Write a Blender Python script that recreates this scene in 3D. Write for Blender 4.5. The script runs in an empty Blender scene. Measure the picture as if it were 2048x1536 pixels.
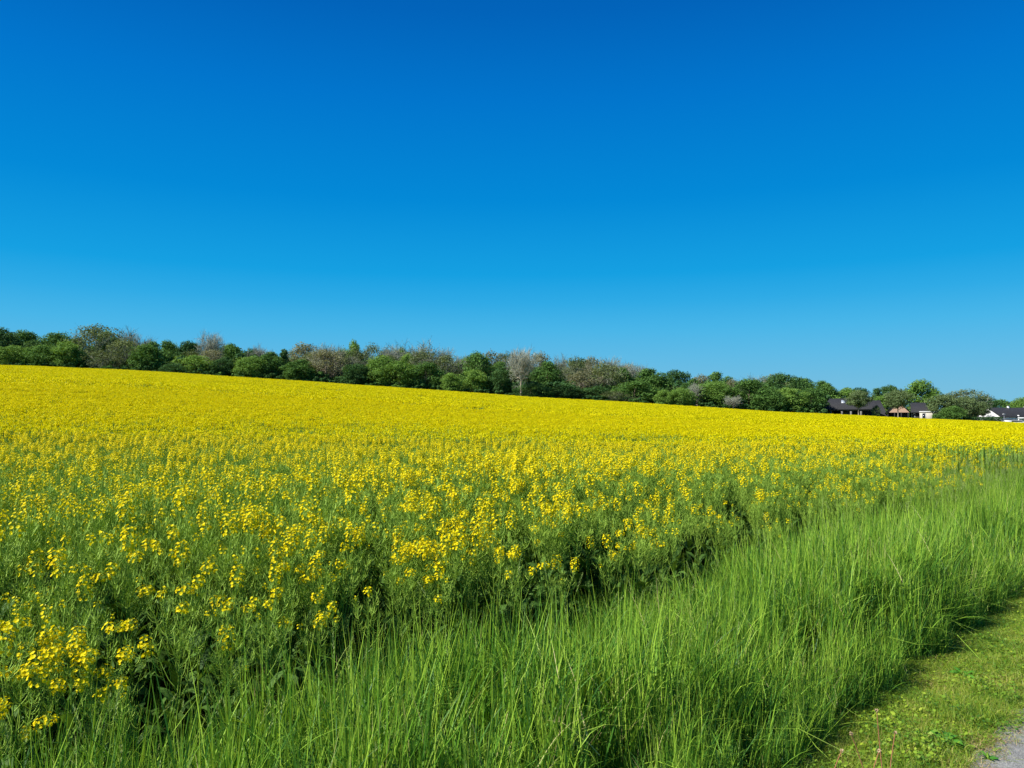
import bpy, math, random
import numpy as np
from math import radians as R, pi, sin, cos, atan, sqrt

random.seed(7)
rng = np.random.default_rng(11)
scene = bpy.context.scene

# ------------------------------------------------------------------ camera
FPX = 1547.0                      # focal length in pixels of the 2048 px wide photograph
HOR = 848.0                       # row of the true horizon
CAMH = 1.6
PITCH = math.atan((HOR - 768) / FPX)
cam_d = bpy.data.cameras.new('camera')
cam_d.sensor_width = 36
cam_d.lens = 36 * FPX / 2048
cam_d.clip_start = 0.05
cam_d.clip_end = 6000
cam = bpy.data.objects.new('camera', cam_d)
scene.collection.objects.link(cam)
cam.location = (0, 0, CAMH)
cam.rotation_euler = (R(90) + PITCH, 0, 0)
scene.camera = cam

# ------------------------------------------------------------------ sky and sun
SUN_EL, SUN_AZ = R(45), R(-109)   # azimuth clockwise from +Y (the view direction)
w = bpy.data.worlds.new('World')
scene.world = w
w.use_nodes = True
nt = w.node_tree
nt.nodes.clear()
wo = nt.nodes.new('ShaderNodeOutputWorld')
bg = nt.nodes.new('ShaderNodeBackground')
sky = nt.nodes.new('ShaderNodeTexSky')
sky.sky_type = 'NISHITA'
sky.sun_disc = False
sky.sun_elevation = SUN_EL
sky.sun_rotation = SUN_AZ
sky.air_density = 1.0
sky.dust_density = 0.3
sky.ozone_density = 3.0
bg.inputs['Strength'].default_value = 0.094
# clear polar air: the sky texture graded by elevation to a deeper, purer blue
tcw = nt.nodes.new('ShaderNodeTexCoord'); sep = nt.nodes.new('ShaderNodeSeparateXYZ')
nt.links.new(tcw.outputs['Generated'], sep.inputs[0])
def wramp(stops, k):
    r = nt.nodes.new('ShaderNodeValToRGB'); r.color_ramp.interpolation = 'LINEAR'
    el = r.color_ramp.elements
    while len(el) < len(stops): el.new(0.5)
    for e, (p, c) in zip(el, stops): e.position = p; e.color = (*[v / k for v in c], 1)
    nt.links.new(sep.outputs['Z'], r.inputs[0])
    m = nt.nodes.new('ShaderNodeVectorMath'); m.operation = 'MULTIPLY'; m.inputs[1].default_value = (k, k, k)
    nt.links.new(r.outputs[0], m.inputs[0])
    return m
ra = wramp([(0, (.20, .50, .76)), (.04, (.204, .52, .78)), (.12, (.177, .762, 1.012)), (.19, (.032, .76, 1.064)), (.28, (.0055, .72, 1.145)), (.393, (.004, .633, 1.21)), (.48, (.0045, .534, 1.14)), (.7, (.12, .6, 1.1)), (1, (.3, .7, 1.1))], 1.3)
rb = wramp([(0, (1.60, 3.9, 5.3)), (.04, (1.31, 3.64, 5.21)), (.085, (.82, 3.46, 5.55)), (.12, (.47, 3.25, 5.65)), (.155, (.20, 2.83, 5.52)), (.19, (.055, 2.46, 5.32)), (.28, (.008, 1.75, 4.75)), (.393, (.004, 1.245, 4.22)), (.48, (.004, .874, 3.43)), (.7, (.004, .52, 2.1)), (1, (.01, .40, 1.6))], 7.0)
mu = nt.nodes.new('ShaderNodeVectorMath'); mu.operation = 'MULTIPLY'
nt.links.new(sky.outputs[0], mu.inputs[0]); nt.links.new(ra.outputs[0], mu.inputs[1])
mxw = nt.nodes.new('ShaderNodeMix'); mxw.data_type = 'VECTOR'; mxw.inputs[0].default_value = 0.96
nt.links.new(mu.outputs[0], mxw.inputs[4]); nt.links.new(rb.outputs[0], mxw.inputs[5])
nt.links.new(mxw.outputs[1], bg.inputs['Color'])
nt.links.new(bg.outputs[0], wo.inputs['Surface'])

sd = bpy.data.lights.new('sun', 'SUN')
sd.energy = 5.0
sd.angle = R(0.5)
sd.color = (1.0, 0.97, 0.90)
so = bpy.data.objects.new('sun', sd)
scene.collection.objects.link(so)
so.rotation_euler = (R(90) - SUN_EL, 0, pi - SUN_AZ)
so.location = (-50, -20, 60)

vs = scene.view_settings
vs.view_transform = 'Standard'
vs.look = 'None'
vs.gamma = 1
vs.use_curve_mapping = False
vs.exposure = 0.60
scene.render.engine = 'CYCLES'
scene.cycles.max_bounces = 5
scene.cycles.diffuse_bounces = 2
scene.cycles.glossy_bounces = 2
scene.cycles.transmission_bounces = 3
scene.cycles.transparent_max_bounces = 4
scene.cycles.sample_clamp_indirect = 5

# ------------------------------------------------------------------ place geometry
PDIR = np.array([0.688, 0.7257])          # direction of the path on the ground
NDIR = np.array([-0.7257, 0.688])         # away from the path, into the field
S_PATH, S_TALL, S_RAPE = 0.98, 1.62, 2.92
DEDGE = 182.0                             # far edge of the field
CROP = 1.18

def ray(px, py):
    """pixel of the photograph -> (X/Y, Z/Y) of its line of sight"""
    u, v = (px - 1024) / FPX, (768 - py) / FPX
    d = cos(PITCH) - v * sin(PITCH)
    return u / d, (sin(PITCH) + v * cos(PITCH)) / d
def at(px, py, Y):
    a, b = ray(px, py)
    return a * Y, Y, CAMH + b * Y

_edge = [(-900, 640), (0, 731), (256, 741), (512, 757), (768, 774), (1024, 792), (1280, 807), (1536, 823), (1664, 829), (1848, 838), (2048, 846), (2300, 850)]
_eu = np.array([ray(*p)[0] for p in _edge])
_ez = np.array([(ray(*p)[1] * DEDGE + CAMH - CROP) / DEDGE for p in _edge])
def _w(t):
    t = np.maximum(t, 0)
    return t * t / (t * t + 24.0 ** 2)
def ground(X, Y):
    X = np.asarray(X, float); Y = np.asarray(Y, float)
    s = X * NDIR[0] + Y * NDIR[1] - 3.0
    u = X / np.maximum(Y, 1.0)
    u = np.clip(u, -1.4, 0.85)
    e = np.interp(u, _eu, _ez)
    wd = _w(DEDGE * (u * NDIR[0] + NDIR[1]) - 3.0)
    return e * np.clip(Y, 0, DEDGE + 2) * _w(s) / np.maximum(wd, 0.3)

# ------------------------------------------------------------------ helpers
def new_mesh(name, V, F, mat=None, attrs=None, smooth=False):
    """V (n,3); F: list of int arrays (m,k) of equal face size each"""
    me = bpy.data.meshes.new(name)
    V = np.asarray(V, np.float32)
    if not isinstance(F, (list, tuple)): F = [F]
    F = [np.asarray(f, np.int32) for f in F if len(f)]
    loops = np.concatenate([f.ravel() for f in F])
    sizes = np.concatenate([np.full(len(f), f.shape[1], np.int32) for f in F])
    starts = np.concatenate([[0], np.cumsum(sizes)[:-1]]).astype(np.int32)
    me.vertices.add(len(V)); me.vertices.foreach_set('co', V.ravel())
    me.loops.add(len(loops)); me.loops.foreach_set('vertex_index', loops)
    me.polygons.add(len(sizes)); me.polygons.foreach_set('loop_start', starts)
    if smooth: me.polygons.foreach_set('use_smooth', np.ones(len(sizes), bool))
    if attrs:
        for k, a in attrs.items():
            at_ = me.attributes.new(k, 'FLOAT', 'POINT')
            at_.data.foreach_set('value', np.asarray(a, np.float32))
    for m in (mat if isinstance(mat, (list, tuple)) else [mat]):
        if m: me.materials.append(m)
    me.update(calc_edges=True)
    me.validate()
    return me

class Geo:
    """collects parametric pieces; tint is a per piece value, mi a material slot"""
    def __init__(s): s.V = []; s.F = {3: [], 4: []}; s.M = {3: [], 4: []}; s.T = []; s.n = 0
    def add(s, V, F, tint=0.5, mi=0):
        V = np.asarray(V, float).reshape(-1, 3)
        F = np.asarray(F, int)
        s.V.append(V); s.T.append(np.broadcast_to(np.asarray(tint, float), (len(V),)))
        s.F[F.shape[1]].append(F + s.n); s.M[F.shape[1]].append(np.full(len(F), mi)); s.n += len(V)
        return s
    def merge(s, g, M=None, mi=None):
        V = np.concatenate(g.V)
        if M is not None: V = V @ M[0].T + M[1]
        s.V.append(V); s.T += g.T
        for k in (3, 4):
            for f, m in zip(g.F[k], g.M[k]):
                s.F[k].append(f + s.n); s.M[k].append(m if mi is None else np.full(len(m), mi))
        s.n += len(V)
        return s
    def mesh(s, name, mats, smooth=False):
        F = [np.concatenate(s.F[k]) for k in (3, 4) if s.F[k]]
        mi = np.concatenate([np.concatenate(s.M[k]) for k in (3, 4) if s.M[k]]).astype(np.int32)
        me = new_mesh(name, np.concatenate(s.V), F, mats, {'tint': np.concatenate(s.T)}, smooth)
        if len(me.polygons) == len(mi): me.polygons.foreach_set('material_index', mi)
        return me

def nrm(a): return a / np.maximum(np.linalg.norm(a, axis=-1, keepdims=True), 1e-9)

def ribbons(P, W, side, tint=0.5, g=None, mi=0):
    """P (N,K,3) centre lines, W (N,K) half widths, side (N,3)"""
    N, K = P.shape[:2]
    off = side[:, None, :] * W[:, :, None]
    V = np.stack([P - off, P + off], 2).reshape(-1, 3)
    b = (np.arange(N)[:, None] * K + np.arange(K - 1)[None]) * 2
    F = np.stack([b, b + 1, b + 3, b + 2], -1).reshape(-1, 4)
    t = np.repeat(np.broadcast_to(np.asarray(tint, float), (N,)), K * 2)
    g.add(V, F, t, mi)

def tubes(P, Rr, ns=3, tint=0.5, g=None, mi=0):
    N, K = P.shape[:2]
    D = np.gradient(P, axis=1); D = nrm(D)
    ref = np.where(np.abs(D[..., 2:3]) > 0.9, np.array([1.0, 0, 0]), np.array([0, 0, 1.0]))
    A = nrm(np.cross(D, ref)); B = np.cross(D, A)
    an = np.arange(ns) * 2 * pi / ns
    V = P[:, :, None] + Rr[:, :, None, None] * (A[:, :, None] * np.cos(an)[:, None] + B[:, :, None] * np.sin(an)[:, None])
    base = (np.arange(N)[:, None, None] * K + np.arange(K - 1)[None, :, None]) * ns
    j = np.arange(ns)[None, None]
    F = np.stack([base + j, base + (j + 1) % ns, base + ns + (j + 1) % ns, base + ns + j], -1).reshape(-1, 4)
    t = np.repeat(np.broadcast_to(np.asarray(tint, float), (N,)), K * ns)
    g.add(V.reshape(-1, 3), F, t, mi)

def quads(C, U, Wv, tint=0.5, g=None, mi=0):
    """diamond/quad leaves: centre C, half axes U, Wv"""
    V = np.stack([C - U, C - Wv * 1.0 + U * 0.1, C + U, C + Wv + U * 0.1], 1).reshape(-1, 3)
    F = (np.arange(len(C))[:, None] * 4 + np.arange(4)[None])
    g.add(V, F, np.repeat(np.broadcast_to(np.asarray(tint, float), (len(C),)), 4), mi)

def rdir(n, r=rng):
    return nrm(r.normal(size=(n, 3)))

def obj(name, me, parent=None, loc=(0, 0, 0), rot=(0, 0, 0), scale=None):
    o = bpy.data.objects.new(name, me)
    scene.collection.objects.link(o)
    o.location = loc; o.rotation_euler = rot
    if scale is not None: o.scale = (scale,) * 3 if np.isscalar(scale) else scale
    if parent: o.parent = parent
    return o
def thing(name, label, cat, loc=(0, 0, 0), rz=0, group=None, scale=None):
    o = obj(name, None, None, loc, (0, 0, rz), scale)
    o['label'] = label; o['category'] = cat
    if group: o['group'] = group
    return o
def tag(o, label=None, cat=None, group=None, kind=None):
    if label: o['label'] = label
    if cat: o['category'] = cat
    if group: o['group'] = group
    if kind: o['kind'] = kind
    return o

def scatter_obj(name, pts, rot, scl, idx, variants):
    """ONE object that scatters source meshes over its points"""
    col = bpy.data.collections.new(name + '_sources')
    base = variants[0].name.split('.')[0]
    for i, me in enumerate(variants):
        o = bpy.data.objects.new('%s.%03d' % (base, 900 + i), me)
        col.objects.link(o)
    me = bpy.data.meshes.new(name)
    me.vertices.add(len(pts)); me.vertices.foreach_set('co', np.asarray(pts, np.float32).ravel())
    for k, a, ty in (('rot', rot, 'FLOAT_VECTOR'), ('scl', scl, 'FLOAT_VECTOR')):
        at_ = me.attributes.new(k, ty, 'POINT'); at_.data.foreach_set('vector', np.asarray(a, np.float32).ravel())
    at_ = me.attributes.new('idx', 'INT', 'POINT'); at_.data.foreach_set('value', np.asarray(idx, np.int32))
    o = obj(name, me)
    ng = bpy.data.node_groups.new(name, 'GeometryNodeTree')
    ng.interface.new_socket('Geometry', in_out='INPUT', socket_type='NodeSocketGeometry')
    ng.interface.new_socket('Geometry', in_out='OUTPUT', socket_type='NodeSocketGeometry')
    N = ng.nodes.new; L = ng.links.new
    gi = N('NodeGroupInput'); go = N('NodeGroupOutput')
    ci = N('GeometryNodeCollectionInfo'); ci.inputs['Collection'].default_value = col
    ci.inputs['Separate Children'].default_value = True; ci.inputs['Reset Children'].default_value = True
    ip = N('GeometryNodeInstanceOnPoints'); ip.inputs['Pick Instance'].default_value = True
    def attr(nm, ty):
        a = N('GeometryNodeInputNamedAttribute'); a.data_type = ty; a.inputs['Name'].default_value = nm
        return a.outputs['Attribute']
    e2r = N('FunctionNodeEulerToRotation')
    L(attr('rot', 'FLOAT_VECTOR'), e2r.inputs[0]); L(e2r.outputs[0], ip.inputs['Rotation'])
    L(attr('scl', 'FLOAT_VECTOR'), ip.inputs['Scale'])
    L(attr('idx', 'INT'), ip.inputs['Instance Index'])
    L(gi.outputs[0], ip.inputs['Points']); L(ci.outputs[0], ip.inputs['Instance']); L(ip.outputs[0], go.inputs[0])
    md = o.modifiers.new('scatter', 'NODES'); md.node_group = ng
    return o

# ------------------------------------------------------------------ materials
def mat_base(name):
    m = bpy.data.materials.new(name); m.use_nodes = True
    m.node_tree.nodes.clear()
    return m, m.node_tree.nodes.new, m.node_tree.links.new
def ramp(N, stops):
    r = N('ShaderNodeValToRGB')
    el = r.color_ramp.elements
    el[0].position, el[0].color = stops[0][0], (*stops[0][1], 1)
    el[1].position, el[1].color = stops[-1][0], (*stops[-1][1], 1)
    for p, c in stops[1:-1]:
        e = el.new(p); e.color = (*c, 1)
    return r

def leaf_mat(name, stops, trans=0.3, rough=0.5, spec=0.3, objvar=0.0, tcol=1.25, noise=0.0, namp=1.2):
    """thin plant tissue; the colour varies per leaf (tint attribute) and per plant"""
    m, N, L = mat_base(name)
    out = N('ShaderNodeOutputMaterial')
    a = N('ShaderNodeAttribute'); a.attribute_name = 'tint'
    src = a.outputs['Fac']
    if objvar:
        oi = N('ShaderNodeObjectInfo')
        m1 = N('ShaderNodeMath'); m1.operation = 'MULTIPLY_ADD'; m1.inputs[1].default_value = objvar; m1.inputs[2].default_value = -objvar / 2
        L(oi.outputs['Random'], m1.inputs[0])
        m2 = N('ShaderNodeMath'); m2.operation = 'ADD'; L(src, m2.inputs[0]); L(m1.outputs[0], m2.inputs[1]); src = m2.outputs[0]
    if noise:
        ge = N('ShaderNodeNewGeometry'); no = N('ShaderNodeTexNoise'); no.inputs['Scale'].default_value = noise; no.inputs['Detail'].default_value = 3
        L(ge.outputs['Position'], no.inputs['Vector'])
        m1 = N('ShaderNodeMath'); m1.operation = 'MULTIPLY_ADD'; m1.inputs[1].default_value = namp; m1.inputs[2].default_value = -namp / 2
        L(no.outputs[0], m1.inputs[0])
        m2 = N('ShaderNodeMath'); m2.operation = 'ADD'; L(src, m2.inputs[0]); L(m1.outputs[0], m2.inputs[1]); src = m2.outputs[0]
    rp = ramp(N, stops); L(src, rp.inputs[0])
    p = N('ShaderNodeBsdfPrincipled')
    p.inputs['Roughness'].default_value = rough
    p.inputs['Specular IOR Level'].default_value = spec
    L(rp.outputs[0], p.inputs['Base Color'])
    if trans:
        t = N('ShaderNodeBsdfTranslucent')
        g = N('ShaderNodeMix'); g.data_type = 'RGBA'; g.blend_type = 'MULTIPLY'; g.inputs[0].default_value = 1
        L(rp.outputs[0], g.inputs[6]); g.inputs[7].default_value = (tcol * 1.1, tcol, tcol * 0.4, 1)
        L(g.outputs[2], t.inputs['Color'])
        mx = N('ShaderNodeMixShader'); mx.inputs[0].default_value = trans
        L(p.outputs[0], mx.inputs[1]); L(t.outputs[0], mx.inputs[2]); L(mx.outputs[0], out.inputs['Surface'])
    else:
        L(p.outputs[0], out.inputs['Surface'])
    return m

def surf_mat(name, c1, c2, scale=5.0, rough=0.8, spec=0.3, bump=0.0, detail=6, lo=0.35, hi=0.65, coord='Object', metal=0):
    m, N, L = mat_base(name)
    out = N('ShaderNodeOutputMaterial'); p = N('ShaderNodeBsdfPrincipled')
    tc = N('ShaderNodeTexCoord'); no = N('ShaderNodeTexNoise')
    no.inputs['Scale'].default_value = scale; no.inputs['Detail'].default_value = detail; no.inputs['Roughness'].default_value = 0.65
    L(tc.outputs[coord], no.inputs['Vector'])
    rp = ramp(N, [(lo, c1), (hi, c2)]); L(no.outputs[0], rp.inputs[0]); L(rp.outputs[0], p.inputs['Base Color'])
    p.inputs['Roughness'].default_value = rough; p.inputs['Specular IOR Level'].default_value = spec; p.inputs['Metallic'].default_value = metal
    if bump:
        b = N('ShaderNodeBump'); b.inputs['Strength'].default_value = bump; b.inputs['Distance'].default_value = 0.02
        L(no.outputs[0], b.inputs['Height']); L(b.outputs[0], p.inputs['Normal'])
    L(p.outputs[0], out.inputs['Surface'])
    return m

M_STEM = leaf_mat('rape_stem', [(0, (0.13, 0.23, 0.03)), (0.5, (0.22, 0.36, 0.045)), (1, (0.34, 0.49, 0.07))], 0.15, rough=0.6, spec=0.12, objvar=0.3)
M_RLEAF = leaf_mat('rape_leaf', [(0, (0.05, 0.11, 0.02)), (1, (0.11, 0.21, 0.035))], 0.25, rough=0.6, spec=0.15, objvar=0.3)
M_PETAL = leaf_mat('rape_petal', [(0, (0.74, 0.54, 0.0)), (0.5, (0.84, 0.69, 0.001)), (1, (0.90, 0.79, 0.003))], 0.35, rough=0.6, spec=0.15, tcol=1.0)
M_BUD = leaf_mat('rape_bud', [(0, (0.25, 0.33, 0.02)), (1, (0.45, 0.45, 0.02))], 0.1)
M_FGREEN = leaf_mat('crop_green', [(0, (0.12, 0.22, 0.03)), (1, (0.27, 0.41, 0.05))], 0.2, objvar=0.3)
M_FYEL = leaf_mat('crop_yellow', [(0, (0.64, 0.54, 0.0)), (0.5, (0.78, 0.70, 0.001)), (1, (0.86, 0.79, 0.002))], 0.35, rough=0.6, spec=0.1, tcol=1.0)
M_GRASS = leaf_mat('tall_grass_blade', [(0, (0.020, 0.08, 0.016)), (0.3, (0.052, 0.16, 0.020)), (0.62, (0.13, 0.29, 0.022)), (0.90, (0.34, 0.52, 0.05)), (0.985, (0.38, 0.52, 0.08)), (1, (0.50, 0.46, 0.19))], 0.20, rough=0.5, spec=0.22, noise=1.6, namp=0.45)
M_SEED = leaf_mat('grass_seed_head', [(0, (0.20, 0.31, 0.07)), (1, (0.36, 0.42, 0.14))], 0.2, spec=0.1, objvar=0.4)
M_LAWN = leaf_mat('mown_grass_blade', [(0, (0.06, 0.16, 0.015)), (0.35, (0.17, 0.30, 0.02)), (0.7, (0.33, 0.42, 0.035)), (1, (0.56, 0.46, 0.17))], 0.25, objvar=0.35, noise=2.6, namp=0.9)
M_STRAW = leaf_mat('dry_grass', [(0, (0.28, 0.17, 0.07)), (1, (0.50, 0.38, 0.18))], 0.1)
M_WEED = leaf_mat('weed_leaf', [(0, (0.05, 0.20, 0.02)), (1, (0.13, 0.36, 0.03))], 0.3)
M_STALK = leaf_mat('dry_stalk', [(0, (0.32, 0.13, 0.06)), (1, (0.45, 0.22, 0.10))], 0)
M_STALKHEAD = leaf_mat('stalk_head', [(0, (0.50, 0.36, 0.20)), (1, (0.6, 0.45, 0.28))], 0)

# ------------------------------------------------------------------ ground, path, verge
def build_ground():
    rr = np.concatenate([[0.01], np.geomspace(0.8, 3500, 110)])
    aa = np.linspace(-pi, pi, 241)[:-1]
    A, Rr = np.meshgrid(aa, rr)
    X = Rr * np.sin(A); Y = Rr * np.cos(A)
    Z = ground(X, Y)
    V = np.stack([X, Y, Z], -1).reshape(-1, 3)
    n, m = len(rr), len(aa)
    i = np.arange(n - 1)[:, None] * m; j = np.arange(m)[None]
    F = np.stack([i + j, i + m + j, i + m + (j + 1) % m, i + (j + 1) % m], -1).reshape(-1, 4)
    mt = surf_mat('soil', (0.035, 0.045, 0.012), (0.07, 0.085, 0.02), 3.0, 0.95, 0.1, coord='Object')
    tag(obj('ground', new_mesh('ground', V, F, mt, smooth=True)), kind='structure')
build_ground()

def strip(name, s0, s1, z, mt, a0=-40, a1=400, wob=0.0):
    al = np.concatenate([np.arange(a0, -5, 2), np.arange(-5, 30, 0.06), np.arange(30, a1, 4)])
    e0 = s0 + wob * 0; 
    w1 = wob * (np.sin(al * 3.1) * 0.35 + np.sin(al * 7.7 + 1) * 0.3 + np.sin(al * 17.3 + 2) * 0.25 + np.sin(al * 41.0) * 0.15)
    P0 = PDIR[None] * al[:, None] + NDIR[None] * e0
    P1 = PDIR[None] * al[:, None] + NDIR[None] * (s1 + w1)[:, None]
    n = len(al)
    V = np.zeros((n, 2, 3)); V[:, 0, :2] = P0; V[:, 1, :2] = P1; V[..., 2] = z
    b = np.arange(n - 1) * 2
    F = np.stack([b, b + 2, b + 3, b + 1], -1)
    return tag(obj(name, new_mesh(name, V.reshape(-1, 3), F, mt)), kind='structure')

strip('verge_ground', S_PATH - 0.3, S_TALL + 0.35, 0.004, surf_mat('verge_soil', (0.14, 0.14, 0.03), (0.32, 0.27, 0.10), 7.0, 0.95, 0.1, lo=0.3, hi=0.7))

def asphalt():
    m, N, L = mat_base('asphalt')
    out = N('ShaderNodeOutputMaterial'); p = N('ShaderNodeBsdfPrincipled'); tc = N('ShaderNodeTexCoord')
    vo = N('ShaderNodeTexVoronoi'); vo.inputs['Scale'].default_value = 170
    no = N('ShaderNodeTexNoise'); no.inputs['Scale'].default_value = 1.7; no.inputs['Detail'].default_value = 8
    L(tc.outputs['Object'], vo.inputs['Vector']); L(tc.outputs['Object'], no.inputs['Vector'])
    rp = ramp(N, [(0, (0.17, 0.165, 0.155)), (0.6, (0.33, 0.325, 0.30)), (1, (0.50, 0.49, 0.46))]); L(vo.outputs['Color'], rp.inputs[0])
    mx = N('ShaderNodeMix'); mx.data_type = 'RGBA'; mx.blend_type = 'MULTIPLY'; mx.inputs[0].default_value = 0.5
    L(rp.outputs[0], mx.inputs[6]); L(no.outputs[0], mx.inputs[7])
    L(mx.outputs[2], p.inputs['Base Color']); p.inputs['Roughness'].default_value = 0.85
    b = N('ShaderNodeBump'); b.inputs['Strength'].default_value = 0.6; b.inputs['Distance'].default_value = 0.004
    L(vo.outputs['Distance'], b.inputs['Height']); L(b.outputs[0], p.inputs['Normal'])
    L(p.outputs[0], out.inputs['Surface'])
    return m
strip('path', -2.1, S_PATH, 0.010, asphalt(), wob=0.06)

# ------------------------------------------------------------------ grass clumps
def blade_set(g, n, rad, h0, h1, wid, lean, curl, seg=5, tint=(0.0, 1.0), seed=0, mi=0, z=(0, 0)):
    r = np.random.default_rng(seed)
    a = r.uniform(0, 2 * pi, n); q = rad * np.sqrt(r.uniform(0, 1, n))
    base = np.stack([q * np.cos(a), q * np.sin(a), r.uniform(z[0], z[1] + 1e-6, n)], -1)
    h = r.uniform(h0, h1, n)
    az = r.uniform(0, 2 * pi, n); D = np.stack([np.cos(az), np.sin(az), np.zeros(n)], -1)
    ln = np.abs(r.normal(0, lean, n)); cu = np.abs(r.normal(0, curl, n))
    t = np.linspace(0, 1, seg + 1)
    out = ln[:, None] * t + cu[:, None] * t ** 3
    up = np.sqrt(np.maximum(1 - (ln[:, None] * t) ** 2 * 0.5, 0.2)) * t - cu[:, None] * 0.35 * t ** 4
    P = base[:, None] + D[:, None] * (out * h[:, None])[..., None]
    P[..., 2] += up * h[:, None]
    W = wid * r.uniform(0.6, 1.3, n)[:, None] * np.array([0.7, 0.95, 1.0, 0.9, 0.6, 0.05])[None] if seg == 5 else wid * r.uniform(0.6, 1.3, n)[:, None] * np.linspace(1, 0.05, seg + 1)[None]
    sa = az + pi / 2 + r.normal(0, 0.9, n)
    side = np.stack([np.cos(sa), np.sin(sa), np.zeros(n)], -1)
    ribbons(P, W, side, r.uniform(tint[0], tint[1], n), g, mi)

def seed_stems(g, n, rad, h0, h1, seed, kind=0):
    r = np.random.default_rng(seed)
    a = r.uniform(0, 2 * pi, n); q = rad * np.sqrt(r.uniform(0, 1, n))
    base = np.stack([q * np.cos(a), q * np.sin(a), np.zeros(n)], -1)
    h = r.uniform(h0, h1, n)
    az = r.uniform(0, 2 * pi, n); D = np.stack([np.cos(az), np.sin(az), np.zeros(n)], -1)
    ln = np.abs(r.normal(0, 0.12, n))
    t = np.linspace(0, 1, 6)
    P = base[:, None] + D[:, None] * ((ln[:, None] * t ** 2) * h[:, None])[..., None]
    P[..., 2] += t * h[:, None]
    tubes(P, np.broadcast_to(np.linspace(0.0019, 0.0009, 6), (n, 6)), 3, 0.8, g, 0)
    # the seed head: a slim spike of small scales on the top of the stem
    for i in range(n):
        L_ = r.uniform(0.06, 0.11); m = 34
        tt = np.linspace(0, 1, m); top = P[i, -1]; d = nrm(P[i, -1] - P[i, -2])
        c = top + d * (tt[:, None] - 0.35) * L_
        rad_ = 0.0042 * np.sin(pi * (0.12 + 0.82 * tt)) * (1.6 if kind else 1)
        dd = rdir(m, r); U = nrm(d + dd * 0.5) * 0.006; Wv = nrm(np.cross(U, dd)) * 0.002
        quads(c + dd * rad_[:, None], U, Wv, r.uniform(0, 1, m), g, 1)

GM = [M_GRASS, M_SEED]
tall = []
for i in range(7):
    g = Geo()
    blade_set(g, 17, 0.13, 0.30, 0.74, 0.0045, 0.22, 0.16, 5, (0.05, 0.85), 100 + i)
    blade_set(g, 52, 0.14, 0.10, 0.27, 0.0040, 0.50, 0.42, 4, (0.15, 1.0), 150 + i, z=(0.08, 0.52))
    blade_set(g, 14, 0.13, 0.45, 0.90, 0.0027, 0.10, 0.03, 5, (0.5, 0.95), 200 + i)
    blade_set(g, 4, 0.12, 0.30, 0.6, 0.0034, 0.45, 0.35, 5, (0.2, 0.9), 250 + i)
    blade_set(g, 16, 0.15, 0.15, 0.42, 0.0042, 0.5, 0.5, 5, (0.0, 0.6), 300 + i)
    if i in (1, 5): seed_stems(g, 1, 0.1, 0.62, 0.95, 400 + i)
    if i in (2, 6): blade_set(g, 4, 0.13, 0.4, 0.75, 0.0020, 0.28, 0.15, 5, (0.9, 1.0), 500 + i)
    tall.append(g.mesh('grass_clump', GM))
# sparse stalks with seed heads, leaning in the wind
for i in range(3):
    g = Geo(); seed_stems(g, 8, 0.12, 0.75, 1.05, 600 + i, 1); blade_set(g, 10, 0.13, 0.5, 0.8, 0.0025, 0.3, 0.2, 5, (0.3, 0.8), 650 + i)
    tall.append(g.mesh('grass_clump', GM))

def vnoise(x, y, sc, seed):
    """smooth value noise in 0..1"""
    r = np.random.default_rng(seed); G = r.uniform(0, 1, (64, 64))
    x = np.asarray(x) / sc; y = np.asarray(y) / sc
    xi = np.floor(x).astype(int); yi = np.floor(y).astype(int); fx = x - xi; fy = y - yi
    fx = fx * fx * (3 - 2 * fx); fy = fy * fy * (3 - 2 * fy)
    a = G[xi % 64, yi % 64]; b = G[(xi + 1) % 64, yi % 64]; c = G[xi % 64, (yi + 1) % 64]; d = G[(xi + 1) % 64, (yi + 1) % 64]
    return (a * (1 - fx) + b * fx) * (1 - fy) + (c * (1 - fx) + d * fx) * fy

def scatter_strip(n, a0, a1, s0, s1, power=1.0):
    al = a0 + (a1 - a0) * rng.uniform(0, 1, n) ** power
    s = rng.uniform(s0, s1, n)
    return al, s, al[:, None] * PDIR + s[:, None] * NDIR

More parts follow.
